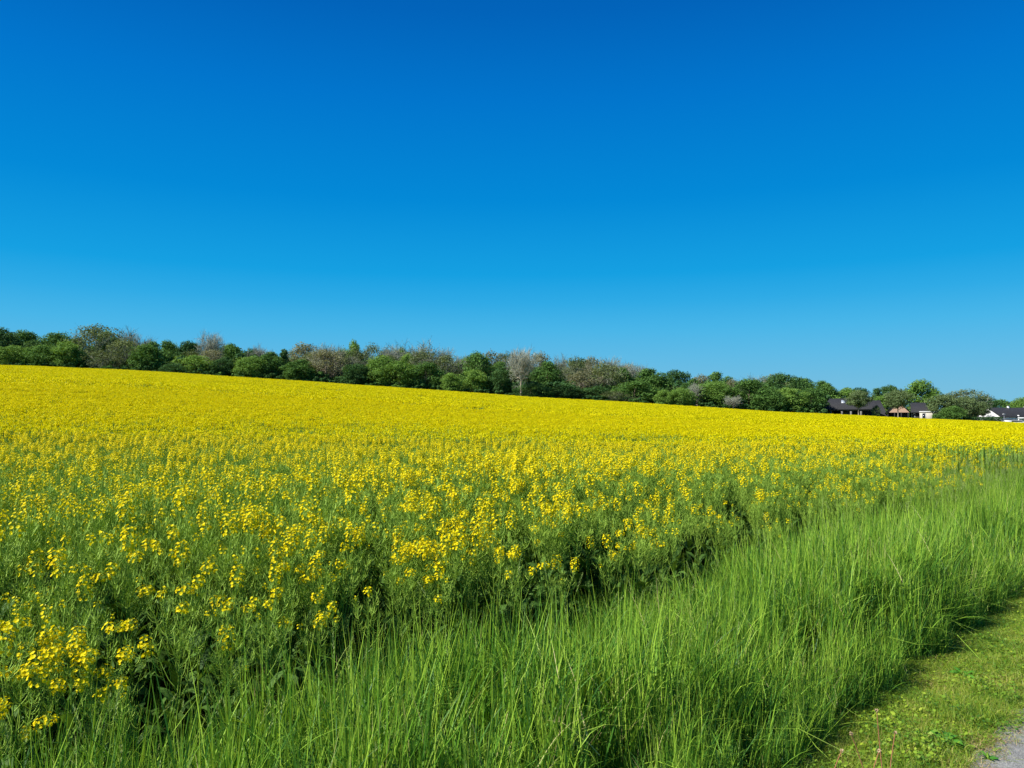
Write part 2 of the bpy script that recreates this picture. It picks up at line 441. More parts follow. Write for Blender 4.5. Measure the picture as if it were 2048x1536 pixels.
def tall_grass():
    pts = []; rot = []; scl = []; idx = []
    for (n, a0, a1) in ((2500, -2.0, 8.5), (2400, 8.5, 24), (2600, 24, 75)):
        al, s, P = scatter_strip(n, a0, a1, S_TALL - 0.05, S_RAPE + 0.22)
        edge_v = 1 - np.clip((s - (S_TALL - 0.05)) / 0.42, 0, 1)       # lower towards the mown verge
        edge_r = np.clip((s - (S_RAPE - 0.35)) / 0.7, 0, 1)            # thinner between the rape plants
        nz = .6 * vnoise(P[:, 0] + 50, P[:, 1] + 50, 0.42, 3) + .4 * vnoise(P[:, 0] + 50, P[:, 1] + 50, 0.16, 5)
        nz2 = vnoise(P[:, 0] + 50, P[:, 1] + 50, 1.7, 4)
        keep = rng.uniform(0, 1, n) < np.clip(2.3 * nz - .55, .04, 1) * (1 - 0.86 * edge_r)
        h = (0.80 + 0.28 * nz2 + 0.14 * np.clip((al - 4) / 10, 0, 1)) * (1 - 0.56 * edge_v) * rng.uniform(0.80, 1.14, n) * (1 - 0.30 * edge_r * np.clip(1.4 - al / 7, 0, 1))
        k = rng.integers(0, 7, n)
        far = (al > 9) & (rng.uniform(0, 1, n) < 0.22) & (s > S_TALL + 0.5)
        k[far] = rng.integers(7, 10, far.sum())
        P = P[keep]; h = h[keep]; k = k[keep]
        pts.append(np.column_stack([P, np.zeros(len(P))])); idx.append(k)
        rot.append(np.column_stack([rng.normal(0.0, 0.11, len(P)), rng.normal(0.02, 0.11, len(P)), rng.uniform(0, 2 * pi, len(P))]))
        scl.append(np.column_stack([h, h, h]))
    o = scatter_obj('tall_grass', np.concatenate(pts), np.concatenate(rot), np.concatenate(scl), np.concatenate(idx), tall)
    tag(o, 'tall uncut green grass with thin seed heads between verge and rape field', 'grass', kind='stuff')
tall_grass()

def mown_grass():
    vs_ = []
    for i in range(5):
        g = Geo()
        blade_set(g, 130, 0.13, 0.025, 0.075, 0.0019, 0.6, 0.5, 3, (0.1, 0.85), 700 + i)
        blade_set(g, 22, 0.13, 0.02, 0.05, 0.0016, 1.1, 0.4, 3, (0.9, 1.0), 750 + i)
        vs_.append(g.mesh('mown_grass_patch', [M_LAWN]))
    for i in range(2):        # low clover and daisy leaves
        g = Geo(); r = np.random.default_rng(780 + i)
        n = 60; C = np.column_stack([r.uniform(-.12, .12, n), r.uniform(-.12, .12, n), r.uniform(.02, .055, n)])
        U = nrm(r.normal(size=(n, 3)) * [1, 1, .3]); Wv = nrm(np.cross(U, [0, 0, 1.0] + r.normal(0, .3, (n, 3))))
        sz = r.uniform(.006, .013, n)[:, None]
        quads(C, U * sz, Wv * sz * .8, r.uniform(.1, .5, n), g)
        vs_.append(g.mesh('mown_grass_patch', [M_LAWN]))
    pts = []; scl = []; idx = []
    for (n, a0, a1) in ((1900, 2.2, 9), (1500, 9, 30), (900, 30, 70)):
        al, s, P = scatter_strip(n, a0, a1, S_PATH + 0.0, S_TALL + 0.3)
        nz = vnoise(P[:, 0] + 50, P[:, 1] + 50, 0.3, 9)
        edge = np.clip((s - S_PATH) / 0.15, 0.35, 1)
        h = (0.7 + 0.8 * nz) * edge
        k = rng.integers(0, 5, n); cl = rng.uniform(0, 1, n) < 0.16; k[cl] = rng.integers(5, 7, cl.sum())
        pts.append(np.column_stack([P, np.full(n, 0.004)])); idx.append(k); scl.append(np.column_stack([np.ones(n), np.ones(n), h]))
    pts = np.concatenate(pts); n = len(pts)
    o = scatter_obj('mown_grass', pts, np.column_stack([np.zeros((n, 2)), rng.uniform(0, 2 * pi, n)]), np.concatenate(scl), np.concatenate(idx), vs_)
    tag(o, 'short yellow-green mown grass of the verge beside the path', 'grass', kind='stuff')
    ds = []
    for i in range(3):
        g = Geo(); blade_set(g, 60, 0.08, 0.02, 0.06, 0.0013, 1.3, 0.8, 3, (0, 1), 820 + i); ds.append(g.mesh('dead_grass_tuft', [M_STRAW]))
    n = 420; al, s, P = scatter_strip(n, 2.2, 14, S_PATH - 0.05, S_PATH + 0.07)
    z = vnoise(P[:, 0] + 50, P[:, 1] + 50, 0.35, 12); kp = rng.uniform(0, 1, n) < np.clip(z * 1.6 - .6, 0, 1); P = P[kp]; n = len(P)
    o = scatter_obj('dead_grass', np.column_stack([P, np.full(n, 0.010)]), np.column_stack([np.zeros((n, 2)), rng.uniform(0, 6.3, n)]), np.column_stack([np.ones((n, 2)), rng.uniform(.4, .8, n)]), rng.integers(0, 3, n), ds)
    tag(o, 'dead brown grass creeping over the edge of the asphalt path', 'grass', kind='stuff')
mown_grass()

# ------------------------------------------------------------------ rapeseed
def flower_geo(n, rad, hgt, seed, size=0.0074, open_=1.0):
    """a flower head: n four petalled flowers round a core of buds"""
    g = Geo(); r = np.random.default_rng(seed)
    a = np.arange(n) * 2.399 + r.normal(0, .3, n)
    t = (np.arange(n) + .5) / n
    el = (1 - t) * 1.15 - 0.25                                   # from the sides up
    rr_ = rad * (0.75 + 0.25 * r.uniform(0, 1, n)) * np.sin(pi * np.clip(0.22 + 0.55 * t, 0, 1))
    C = np.column_stack([rr_ * np.cos(a), rr_ * np.sin(a), hgt * (t - .45) + r.normal(0, .004, n)])
    nv = nrm(np.column_stack([np.cos(a), np.sin(a), 0.35 + 1.1 * t]) + r.normal(0, .25, (n, 3)))
    ref = nrm(np.cross(nv, rdir(n, r))); bi = np.cross(nv, ref)
    sz = size * r.uniform(.8, 1.25, n)
    for k in range(4):
        ph = k * pi / 2
        d = ref * cos(ph) + bi * sin(ph); e = -ref * sin(ph) + bi * cos(ph)
        tip = C + (d * 1.0 + nv * 0.35) * sz[:, None]
        w_ = e * sz[:, None] * 0.74
        mid = C + (d * 0.62 + nv * 0.30) * sz[:, None]
        V = np.stack([C, mid - w_, tip, mid + w_], 1).reshape(-1, 3)
        F = np.arange(n)[:, None] * 4 + np.arange(4)[None]
        g.add(V, F, np.repeat(np.clip(r.uniform(.2, 1, n), 0, 1), 4), 0)
    # pedicels
    P = np.stack([np.column_stack([np.zeros(n), np.zeros(n), C[:, 2] - .012]), C], 1)
    sd_ = nrm(np.cross(nv, [0, 0, 1.0]))
    ribbons(P, np.full((n, 2), .0008), sd_, .6, g, 1)
    m = 16
    C2 = np.column_stack([r.normal(0, rad * .22, m), r.normal(0, rad * .22, m), hgt * .52 + r.normal(0, .004, m)])
    U = nrm(np.array([0, 0, 1.0]) + r.normal(0, .4, (m, 3))) * .005; Wv = nrm(np.cross(U, rdir(m, r))) * .0022
    quads(C2, U, Wv, r.uniform(0, 1, m), g, 2)
    return g
HM = [M_PETAL, M_STEM, M_BUD]
head_geo = [flower_geo(28, .034, .045, 1), flower_geo(38, .040, .060, 2), flower_geo(17, .026, .040, 3), flower_geo(44, .038, .10, 4), flower_geo(32, .045, .035, 5)]
head_me = [g.mesh('flower_head', HM) for g in head_geo]
small_geo = flower_geo(6, .018, .03, 6)

def rape_plant(seed, nheads, nb=8, h=1.0):
    """returns stem geometry, foliage geometry and the flower heads (index, place, turn, size)"""
    r = np.random.default_rng(seed)
    st = Geo(); lf = Geo(); heads = []
    K = 7; t = np.linspace(0, 1, K)
    bend = r.normal(0, .045, 2)
    def axis(tt): return np.column_stack([bend[0] * tt ** 2, bend[1] * tt ** 2, tt * h])
    tubes(axis(t)[None], np.linspace(.0052, .0018, K)[None], 4, .55, st)
    tips = [(axis(np.linspace(.74, 1, 5)), 1.0)]
    for i in range(nb):
        t0 = .48 + .36 * (i + r.uniform(0, .6)) / nb
        a = i * 2.399 + r.uniform(-.4, .4)
        b = axis(np.array([t0]))[0]
        zt = h * r.uniform(.84, 1.0)
        sp = r.uniform(.06, .19) * (1.15 - .4 * t0)
        q = np.linspace(0, 1, 6)
        P = np.column_stack([b[0] + np.cos(a) * sp * q ** .75, b[1] + np.sin(a) * sp * q ** .75, b[2] + (zt - b[2]) * q ** 1.15])
        tubes(P[None], np.linspace(.0026, .0012, 6)[None], 3, .6, st)
        top = np.stack([np.interp(np.linspace(.50, 1, 5), q, P[:, c]) for c in range(3)], -1)
        tips.append((top, r.uniform(.7, 1)))
    order = list(range(len(tips))); r.shuffle(order)
    if 0 in order: order.remove(0); order.insert(0, 0)
    for rank, oi in enumerate(order):
        A, f = tips[oi]
        npod = int(36 * f)
        q = r.uniform(0.0, .93, npod); idx_ = q * 4
        C = np.stack([np.interp(idx_, range(5), A[:, c]) for c in range(3)], -1)
        a = r.uniform(0, 2 * pi, npod)
        o_ = np.column_stack([np.cos(a), np.sin(a), np.zeros(npod)])
        L_ = r.uniform(.04, .075, npod) * (1.05 - .6 * q)
        tt = np.array([0, .3, .65, 1.0])
        P = C[:, None] + o_[:, None] * (L_[:, None] * np.array([0, .34, .60, .74]))[..., None]
        P[..., 2] += L_[:, None] * np.array([0, .12, .42, .86])
        Wd = np.broadcast_to(np.array([.0007, .0012, .0021, .0005]), (npod, 4))
        sd_ = nrm(np.cross(o_, rdir(npod, r)))
        ribbons(P, Wd, sd_, r.uniform(.3, 1, npod), st)
        d = nrm(A[-1] - A[-2])
        if rank < nheads:
            k = int(r.choice([0, 1, 2, 3, 4], p=[.25, .25, .2, .15, .15]))
            heads.append((k, A[-1] + d * .012, r.uniform(0, 6.28), r.uniform(.72, 1.0)))
        elif r.uniform() < .18:
            heads.append((-1, A[-1] + d * .005, r.uniform(0, 6.28), r.uniform(.6, 1.0)))
    # leaves: lanceolate, clasping the stem, larger and drooping low down
    n = 13
    t0 = np.sort(r.uniform(.06, .62, n)); b = axis(t0)
    a = np.arange(n) * 2.399 + r.uniform(-.4, .4, n)
    o_ = np.column_stack([np.cos(a), np.sin(a), np.zeros(n)])
    L_ = .17 * (1.05 - t0) + .03
    P = b[:, None] + o_[:, None] * (L_[:, None] * np.array([0, .3, .6, .85, 1.0]))[..., None]
    P[..., 2] += L_[:, None] * np.array([0, .28, .34, .22, 0.02]) + (t0[:, None] > .5) * L_[:, None] * np.array([0, .1, .3, .5, .75])
    Wd = L_[:, None] * np.array([.05, .17, .20, .12, .01])
    sd_ = np.column_stack([-np.sin(a), np.cos(a), r.normal(0, .4, n)])
    ribbons(P, Wd, nrm(sd_), r.uniform(0, 1, n), lf)
    return st, lf, heads

def rotz(a): return np.array([[cos(a), -sin(a), 0], [sin(a), cos(a), 0], [0, 0, 1.0]])
PL = []
for i, nh in enumerate([0, 0, 1, 1, 2, 3, 4, 5, 7, 9]):
    PL.append(rape_plant(900 + i, nh, 8 if nh < 8 else 10))
# every plant of the crop also as one merged mesh for the scattered mass
PLM = []
plant_parts = []
for st, lf, heads in PL:
    g = Geo(); g.merge(st, mi=0); g.merge(lf, mi=1)
    small = Geo()
    for k, c, a, s in heads:
        hg = head_geo[k] if k >= 0 else small_geo
        mp = {0: 2, 1: 0, 2: 3}
        V = np.concatenate(hg.V) @ (rotz(a) * s).T + c
        g2 = Geo(); g2.V = [V]; g2.T = [np.concatenate(hg.T)]; g2.n = hg.n
        g2.F = hg.F; g2.M = {kk: [np.vectorize(mp.get)(m) for m in hg.M[kk]] for kk in hg.M}
        # faces of hg are already offset inside hg
        g.merge(g2)
        if k < 0:
            g3 = Geo(); g3.V = [V]; g3.T = [np.concatenate(hg.T)]; g3.n = hg.n; g3.F = hg.F
            g3.M = {kk: [np.vectorize({0: 1, 1: 0, 2: 2}.get)(m) for m in hg.M[kk]] for kk in hg.M}
            small.merge(g3)
    PLM.append(g.mesh('rapeseed_plant', [M_STEM, M_RLEAF, M_PETAL, M_BUD]))
    sm = Geo(); sm.merge(st, mi=0)
    if small.n: sm.merge(small)
    plant_parts.append((sm.mesh('stem', [M_STEM, M_PETAL, M_BUD]), lf.mesh('foliage', [M_RLEAF]), [h for h in heads if h[0] >= 0]))

def place_plant(v, x, y, z, rz, sc, label, group, tilt=(0, 0), hs=1.0):
    t = thing('rapeseed_plant', label, 'rapeseed plant', (x, y, z), rz, group, sc)
    t.rotation_euler = (tilt[0], tilt[1], rz)
    sm, fm, hd = plant_parts[v]
    obj('stem', sm, t); obj('foliage', fm, t)
    for k, c, a, s in hd: obj('flower_head', head_me[k], t, tuple(c), (0, 0, a), s * hs)
    return t

def crop():
    # --- plant positions from the field edge to 16 m
    X = rng.uniform(-14, 16, 60000); Y = rng.uniform(-1.5, 17, 60000)
    s = X * NDIR[0] + Y * NDIR[1]; d = np.hypot(X, Y)
    wob = (vnoise(X + 80, Y + 80, 1.1, 21) - .5) * .5
    e = s - (S_RAPE + wob)
    ok = (e > 0) & (d < 16.5) & (np.abs(X) < 0.78 * Y + 2.2) & (Y > 0.3)
    dens = 30 * np.clip(.28 + e * 1.3, .25, 1)              # plants per m2
    ok &= rng.uniform(0, 1, len(X)) < dens / (60000 / (30 * 18.5))
    X, Y, e, d = X[ok], Y[ok], e[ok], d[ok]
    u = X / np.maximum(Y, .5)
    hgt = (0.84 + 0.30 * np.clip(e / 1.1, 0, 1)) * rng.uniform(.90, 1.06, len(X)) + .07 * (vnoise(X + 80, Y + 80, 2.5, 22) - .5)
    tallz = np.exp(-((u - .02) / .2) ** 2) * np.clip(1 - (d - 8) / 3, 0, 1)     # the rich clump in the middle of the edge
    hgt += 0.05 * tallz
    fl = .075 + .46 * np.clip((d - 7.5) / 9.0, 0, 1) ** 1.3 + .38 * tallz + .06 * np.exp(-e / .35) + .25 * (vnoise(X + 80, Y + 80, .9, 23) - .5)
    f = np.clip(fl + rng.normal(0, .17, len(X)), 0, .999)
    v = (f * 10).astype(int)
    rz = rng.uniform(0, 2 * pi, len(X))
    Z = ground(X, Y)
    order = np.argsort(d + np.where(np.abs(u) > .72, 9, 0))
    names = ['slender rapeseed plant with few yellow flowers among the front rows of the field', 'rapeseed plant with several yellow flower heads among the front rows of the field']
    NI = 270
    for i in order[:NI]:
        place_plant(int(v[i]), X[i], Y[i], Z[i], rz[i], float(hgt[i]), names[0] if len(plant_parts[v[i]][2]) < 4 else names[1],
                    'rapeseed plants with few flowers in the front rows' if len(plant_parts[v[i]][2]) < 4 else 'rapeseed plants with several flower heads in the front rows', (rng.normal(0, .06), rng.normal(0, .06)))
    rest = order[NI:]
    pts = [np.column_stack([X, Y, Z])[rest]]; rot = [np.column_stack([rng.normal(0, .05, len(X)), rng.normal(0, .05, len(X)), rz])[rest]]
    scl = [np.repeat(hgt[rest, None], 3, 1)]; idx = [v[rest]]
    # --- 16 m to 48 m: half metre patches of plants with real flower heads drawn coarser
    mids = []
    for i in range(8):
        g = Geo(); r = np.random.default_rng(3000 + i); yel = [.17, .32, .56, .97][i % 4]
        n = 12; c = np.column_stack([r.uniform(-.32, .32, (n, 2)), r.uniform(.94, 1.06, n)])
        nb = 7; cc = np.repeat(c, nb, 0) + np.column_stack([r.normal(0, .075, (n * nb, 2)), -np.abs(r.normal(0, .045, n * nb))])
        m = len(cc)
        P = np.stack([cc - [0, 0, .55] + np.column_stack([r.normal(0, .03, (m, 2)), np.zeros(m)]), cc - [0, 0, .2], cc], 1)
        a = r.uniform(0, pi, m)
        ribbons(P, np.full((m, 3), .005), np.column_stack([np.cos(a), np.sin(a), np.zeros(m)]), r.uniform(0, 1, m), g, 0)
        np_ = m * 7; C = np.repeat(cc, 7, 0) - np.column_stack([r.normal(0, .02, (np_, 2)), r.uniform(.03, .32, np_)])
        U = nrm(rdir(np_, r) + [0, 0, .8]) * .03; quads(C, U, nrm(np.cross(U, rdir(np_, r))) * .004, r.uniform(0, 1, np_), g, 0)
        hk = cc[r.uniform(0, 1, m) < yel]; q = 13; C = np.repeat(hk, q, 0) + r.normal(0, .019, (len(hk) * q, 3)) * [1, 1, .9]
        U = rdir(len(C), r) * .0125; quads(C, U, nrm(np.cross(U, rdir(len(C), r))) * .0115, r.uniform(0, 1, len(C)), g, 1)
        mids.append(g.mesh('rapeseed_plant', [M_FGREEN, M_FYEL]))
    ys = []
    st_ = .5
    gx, gy = np.meshgrid(np.arange(-42, 44, st_), np.arange(4, 50, st_))
    gx = gx.ravel() + rng.uniform(-.15, .15, gx.size); gy = gy.ravel() + rng.uniform(-.15, .15, gy.size)
    dd = np.hypot(gx, gy); s = gx * NDIR[0] + gy * NDIR[1]
    ok = (dd > 15.2) & (dd < 49) & (np.abs(gx) < .76 * gy + 3) & (s > S_RAPE + .2)
    gx, gy, dd = gx[ok], gy[ok], dd[ok]
    hz = CROP * (1 + .10 * (vnoise(gx + 99, gy + 99, 2.3, 31) - .5) + .06 * (vnoise(gx + 99, gy + 99, .8, 32) - .5))
    yl = np.clip((dd - 14) / 15 + rng.normal(0, .25, len(gx)) + .5 * (vnoise(gx + 99, gy + 99, 1.6, 33) - .5), 0, .999)
    vi = (yl * 4).astype(int) + 4 * rng.integers(0, 2, len(gx))
    pts.append(np.column_stack([gx, gy, ground(gx, gy)])); rot.append(np.column_stack([np.zeros((len(gx), 2)), rng.uniform(0, 6.28, len(gx))]))
    scl.append(np.column_stack([np.ones((len(gx), 2)), hz])); idx.append(vi + 10)
    # --- beyond 48 m: two metre patches
    fars = []
    for i in range(6):
        g = Geo(); r = np.random.default_rng(3100 + i)
        n = 1300; c = np.column_stack([r.uniform(-1.1, 1.1, (n, 2)), 1.0 + .045 * r.normal(0, 1, n)])
        hz_ = vnoise(c[:, 0] + 9 + i, c[:, 1] + 9, .5, 40 + i); c[:, 2] += .06 * (hz_ - .5)
        sz = r.uniform(.018, .032, n)[:, None]
        U = rdir(n, r); quads(c, U * sz, nrm(np.cross(U, rdir(n, r))) * sz, r.uniform(0, 1, n), g, 1)
        n = 420; c = np.column_stack([r.uniform(-1.1, 1.1, (n, 2)), r.uniform(.55, .97, n)])
        U = nrm(rdir(n, r) + [0, 0, 1]) * .10; quads(c, U, nrm(np.cross(U, rdir(n, r))) * .014, r.uniform(0, 1, n), g, 0)
        fars.append(g.mesh('rapeseed_plant', [M_FGREEN, M_FYEL]))
    st_ = 1.9
    gx, gy = np.meshgrid(np.arange(-170, 160, st_), np.arange(20, DEDGE + 1, st_))
    gx = gx.ravel() + rng.uniform(-.5, .5, gx.size); gy = gy.ravel() + rng.uniform(-.5, .5, gy.size)
    dd = np.hypot(gx, gy); s = gx * NDIR[0] + gy * NDIR[1]
    ok = (dd > 48) & (np.abs(gx) < .76 * gy + 8) & (s > S_RAPE + 1) & (gy < DEDGE)
    # wheel tracks of the sprayer
    for (c0, dx, dy) in ((56.0, -.10, 1.0), (80.0, -.10, 1.0), (104.0, -.10, 1.0), (128.0, -.10, 1.0)):
        q = np.abs(gy + gx * dx - c0)
        ok &= ~((q < 1.1) & (rng.uniform(0, 1, len(gx)) < .75 * vnoise(gx + 900, gy + 900, 14, 51)))
    gx, gy = gx[ok], gy[ok]
    hz = CROP * (1 + .24 * (vnoise(gx + 500, (gy + 500) * 2.2, 13, 35) - .5) + .08 * (vnoise(gx + 500, gy + 500, 3.1, 36) - .5))
    pts.append(np.column_stack([gx, gy, ground(gx, gy)])); rot.append(np.column_stack([np.zeros((len(gx), 2)), rng.uniform(0, 6.28, len(gx))]))
    scl.append(np.column_stack([np.ones((len(gx), 2)), hz])); idx.append(rng.integers(0, 6, len(gx)) + 18)
    o = scatter_obj('rapeseed_crop', np.concatenate(pts), np.concatenate(rot), np.concatenate(scl), np.concatenate(idx), PLM + mids + fars)
    tag(o, 'dense rapeseed crop in yellow bloom covering the whole field up to the trees', 'crop', kind='stuff')
crop()

# the large flower clusters that stand out at the front edge
SPEC = [  # px, py of the top, distance along the view, variant, label
    (28, 1240, 2.62, 9, 'leftmost rapeseed plant with large yellow clusters at the left photo edge'),
    (72, 1268, 2.66, 8, 'rapeseed plant with yellow clusters just right of the leftmost flowering plant'),
    (208, 1245, 2.82, 9, 'rapeseed plant with the big domed yellow cluster, second from the left edge'),
    (190, 1290, 2.72, 7, 'low rapeseed plant leaning before the big domed yellow cluster'),
    (22, 1392, 2.50, 8, 'short rapeseed plant in bloom in the bottom left corner'),
    (236, 1355, 2.62, 3, 'short rapeseed plant with two small yellow heads low among tall grass'),
    (455, 1268, 3.05, 2, 'rapeseed plant with one lone yellow head against dark shaded stems'),
    (355, 1208, 3.0, 3, 'rapeseed plant with small yellow head between domed cluster and lone head'),
    (115, 1110, 3.35, 4, 'tall rapeseed plant with round yellow head above the leftmost clusters'),
    (240, 1105, 3.45, 6, 'rapeseed plant with loose yellow heads above the big domed cluster'),
    (395, 1130, 3.4, 6, 'rapeseed plant with compact yellow head above the lone yellow head'),
    (318, 1060, 3.9, 5, 'rapeseed plant with upright yellow head in second row at left'),
    (545, 1048, 4.2, 4, 'rapeseed plant with narrow upright yellow spike left of the photo centre'),
    (592, 1122, 3.75, 6, 'rapeseed plant with bright yellow head below the narrow upright spike'),
    (645, 1030, 4.4, 5, 'rapeseed plant with broad yellow head right of the narrow spike'),
    (528, 1175, 3.45, 6, 'rapeseed plant with ragged yellow heads before the dark gap left of centre'),
    (640, 1190, 3.5, 6, 'rapeseed plant with small heads hanging beside the dark gap'),
    (738, 1172, 3.75, 3, 'rapeseed plant with two small heads in the dark gap'),
    (862, 1140, 4.0, 5, 'rapeseed plant with low yellow head below the large central cluster'),
    (905, 1062, 4.2, 9, 'rapeseed plant with the largest central flower mass at the field edge'),
    (938, 1040, 4.5, 9, 'tall rapeseed plant crowning the central flower mass'),
    (850, 1072, 4.3, 8, 'rapeseed plant with wide yellow cluster left of the central flower mass'),
    (996, 1092, 4.35, 3, 'rapeseed plant with single oval yellow head right of the central mass'),
    (1102, 1018, 5.1, 4, 'rapeseed plant with full round head right of the photo centre'),
    (1122, 1120, 4.6, 4, 'rapeseed plant with low orange-yellow head at the grass edge'),
    (1245, 1062, 5.2, 7, 'rapeseed plant with dense heads where grass meets crop right of centre'),
    (1300, 1052, 5.6, 8, 'rightmost large cluster plant standing at the tall grass edge'),
    (820, 950, 6.4, 7, 'rapeseed plant with tall pale head rising above the crop centre'),
    (1250, 930, 7.6, 8, 'tall rapeseed plant with stacked heads right of centre behind edge'),
    (1110, 935, 7.4, 8, 'tall rapeseed plant with stacked heads in the middle of the crop'),
]
for (px, py, Y, v, lab) in SPEC:
    x, y, z = at(px, py, Y); g0 = float(ground(x, y))
    place_plant(v, x, y, g0, rng.uniform(0, 6.28), (z - g0) / 1.04, lab, 'large flowering rapeseed plants at the field edge', hs=1.18)

#%%PART2

# ------------------------------------------------------------------ trees
def leafmat(nm, a, b, c):
    return leaf_mat(nm, [(0, a), (0.5, b), (1, c)], 0.25, rough=0.7, spec=0.06, objvar=0.35)
ML = {
    'lush': leafmat('leaf_lush', (0.055, 0.125, 0.032), (0.10, 0.20, 0.045), (0.17, 0.31, 0.07)),
    'bright': leafmat('leaf_bright', (0.09, 0.18, 0.035), (0.15, 0.27, 0.05), (0.24, 0.38, 0.08)),
    'dark': leafmat('leaf_dark', (0.032, 0.085, 0.03), (0.06, 0.135, 0.042), (0.11, 0.20, 0.055)),
    'olive': leafmat('leaf_olive', (0.09, 0.125, 0.05), (0.145, 0.185, 0.075), (0.215, 0.26, 0.11)),
    'grey': leafmat('leaf_greygreen', (0.085, 0.13, 0.05), (0.14, 0.20, 0.08), (0.21, 0.28, 0.12)),
    'brown': leafmat('leaf_brown', (0.145, 0.155, 0.085), (0.21, 0.215, 0.12), (0.29, 0.29, 0.165)),
}
M_BARK = surf_mat('bark', (0.10, 0.08, 0.055), (0.20, 0.16, 0.11), 9, 0.9, 0.1)
M_BARKP = surf_mat('pale_bark', (0.26, 0.21, 0.15), (0.42, 0.35, 0.26), 9, 0.9, 0.1)
M_TWIG = surf_mat('twig', (0.22, 0.232, 0.155), (0.32, 0.332, 0.24), 9, 0.9, 0.1)
M_TWIGP = surf_mat('pale_twig', (0.30, 0.31, 0.235), (0.41, 0.42, 0.33), 9, 0.9, 0.1)

def limbs(r, H, rad, trunk_frac, n1, spread, r0=0.022):
    """trunk and main limbs of a tree of height H, crown radius rad; returns geometry and limb paths"""
    g = Geo()
    zt = H * trunk_frac
    t = np.linspace(0, 1, 6)
    top = np.array([r.normal(0, .02 * H), r.normal(0, .02 * H), H * .80])
    P = np.column_stack([top[0] * t ** 2, top[1] * t ** 2, top[2] * t])
    tubes(P[None], (r0 * H * (1 - .85 * t) * (1 + .5 * np.exp(-t * 14)))[None], 6, .5, g)
    paths = [P]
    for i in range(n1):
        z0 = zt + (H * .7 - zt) * (i / n1) ** 1.1
        a = i * 2.399 + r.uniform(-.4, .4)
        f = (z0 - zt) / max(H * .8 - zt, .1)
        ln = rad * spread * (1.0 - .45 * f) * r.uniform(.75, 1.05)
        b = np.array([np.interp(z0, P[:, 2], P[:, 0]), np.interp(z0, P[:, 2], P[:, 1]), z0])
        q = np.linspace(0, 1, 5)
        up = min(H * .86 - z0, ln * r.uniform(.35, 1.0))
        Q = np.column_stack([b[0] + cos(a) * ln * q, b[1] + sin(a) * ln * q, b[2] + up * q ** 1.3])
        Q[1:] += r.normal(0, .02 * H, (4, 3)) * [1, 1, .5]
        tubes(Q[None], (r0 * .42 * H * (1 - f * .5) * (1 - .8 * q))[None], 5, .5, g)
        paths.append(Q)
    return g, paths

def crown_leaves(r, H, W, base, nclump, nleaf, size, conical=0.0, sparse=0.0):
    """clumps of leaf sprays over an uneven crown volume, height H, width W, lowest foliage at base"""
    g = Geo()
    cz = (H + base) / 2; hz = (H - base) / 2
    k = 0; cs = []
    while len(cs) < nclump:
        zz = r.uniform(-1, 1); an_ = r.uniform(0, 2 * pi)
        prof = max(1 - abs(zz) ** 2.7, 0) ** .55
        if zz < 0: prof *= 1 + .22 * zz
        if conical: prof = (.5 - .5 * zz) ** .8 + .06
        q = r.uniform(.1, 1.0) ** .42
        lob = 1 + .16 * sin(an_ * 2 + W) + .12 * sin(an_ * 3 + zz * 4)
        p = np.array([cos(an_) * W / 2 * prof * q * .86 * lob, sin(an_) * W / 2 * prof * q * .86 * lob, cz + zz * hz * (.90 + .05 * sin(an_ * 2))])
        cs.append((p, r.uniform(.13, .21)))
    sc = (W * .45 + H * .3)
    for p, cr in cs:
        R_ = .95 * cr * sc * (1 - .30 * conical)
        n = int(nleaf * r.uniform(.6, 1.2))
        dd = rdir(n, r); rr_ = R_ * r.uniform(.25, 1.0, n) ** .45
        C = p + dd * rr_[:, None] * [1.1, 1.1, .85]
        C[:, 2] = np.maximum(C[:, 2], base * .8 + .15)
        nv = nrm(dd * .8 + rdir(n, r) * .7 + [0, 0, .35])
        U = nrm(np.cross(nv, rdir(n, r))); Wv = np.cross(nv, U)
        s_ = size * r.uniform(.6, 1.35, n)[:, None]
        quads(C, U * s_, Wv * s_ * .62, np.clip(r.uniform(.1, .9, n) + r.normal(0, .1), 0, 1), g)
    return g

def twigs(r, paths, H, n2, n3, wd):
    """fine bare branching at the ends of the limbs"""
    g = Geo()
    for P in paths:
        L1 = np.linalg.norm(P[-1] - P[0])
        m = max(5, int(n2 * (0.6 + 0.5 * L1 / H * 2)))
        t0 = r.uniform(.28, 1.0, m)
        B = np.stack([np.interp(t0 * (len(P) - 1), range(len(P)), P[:, c]) for c in range(3)], -1)
        axis = nrm(P[-1] - P[0])
        d = nrm(axis * .5 + rdir(m, r) * 1.0 + [0, 0, .35])
        ln = H * r.uniform(.08, .18, m)
        q = np.linspace(0, 1, 4)
        S = B[:, None] + d[:, None] * (ln[:, None] * q)[..., None]
        S[..., 2] += ln[:, None] * .22 * q ** 2
        S += np.concatenate([np.zeros((m, 1, 3)), r.normal(0, .01 * H, (m, 3, 3))], 1)
        tubes(S, np.broadcast_to(wd * np.array([1.5, 1.1, .8, .4]), (m, 4)), 3, .5, g)
        k = m * n3; j = np.repeat(np.arange(m), n3); tt = r.uniform(.25, 1, k)
        B2 = np.stack([S[j, 0, c] + (S[j, 3, c] - S[j, 0, c]) * tt for c in range(3)], -1)
        d2 = nrm(d[j] * .9 + rdir(k, r) * .9 + [0, 0, .35]); l2 = H * r.uniform(.04, .11, k)
        T = np.stack([B2, B2 + d2 * l2[:, None] * .5 + r.normal(0, .004 * H, (k, 3)), B2 + d2 * l2[:, None]], 1)
        T[:, 2, 2] += l2 * .15
        ribbons(T, np.broadcast_to(wd * np.array([.55, .5, .3]), (k, 3)), nrm(np.cross(d2, rdir(k, r))), .5, g)
    return g

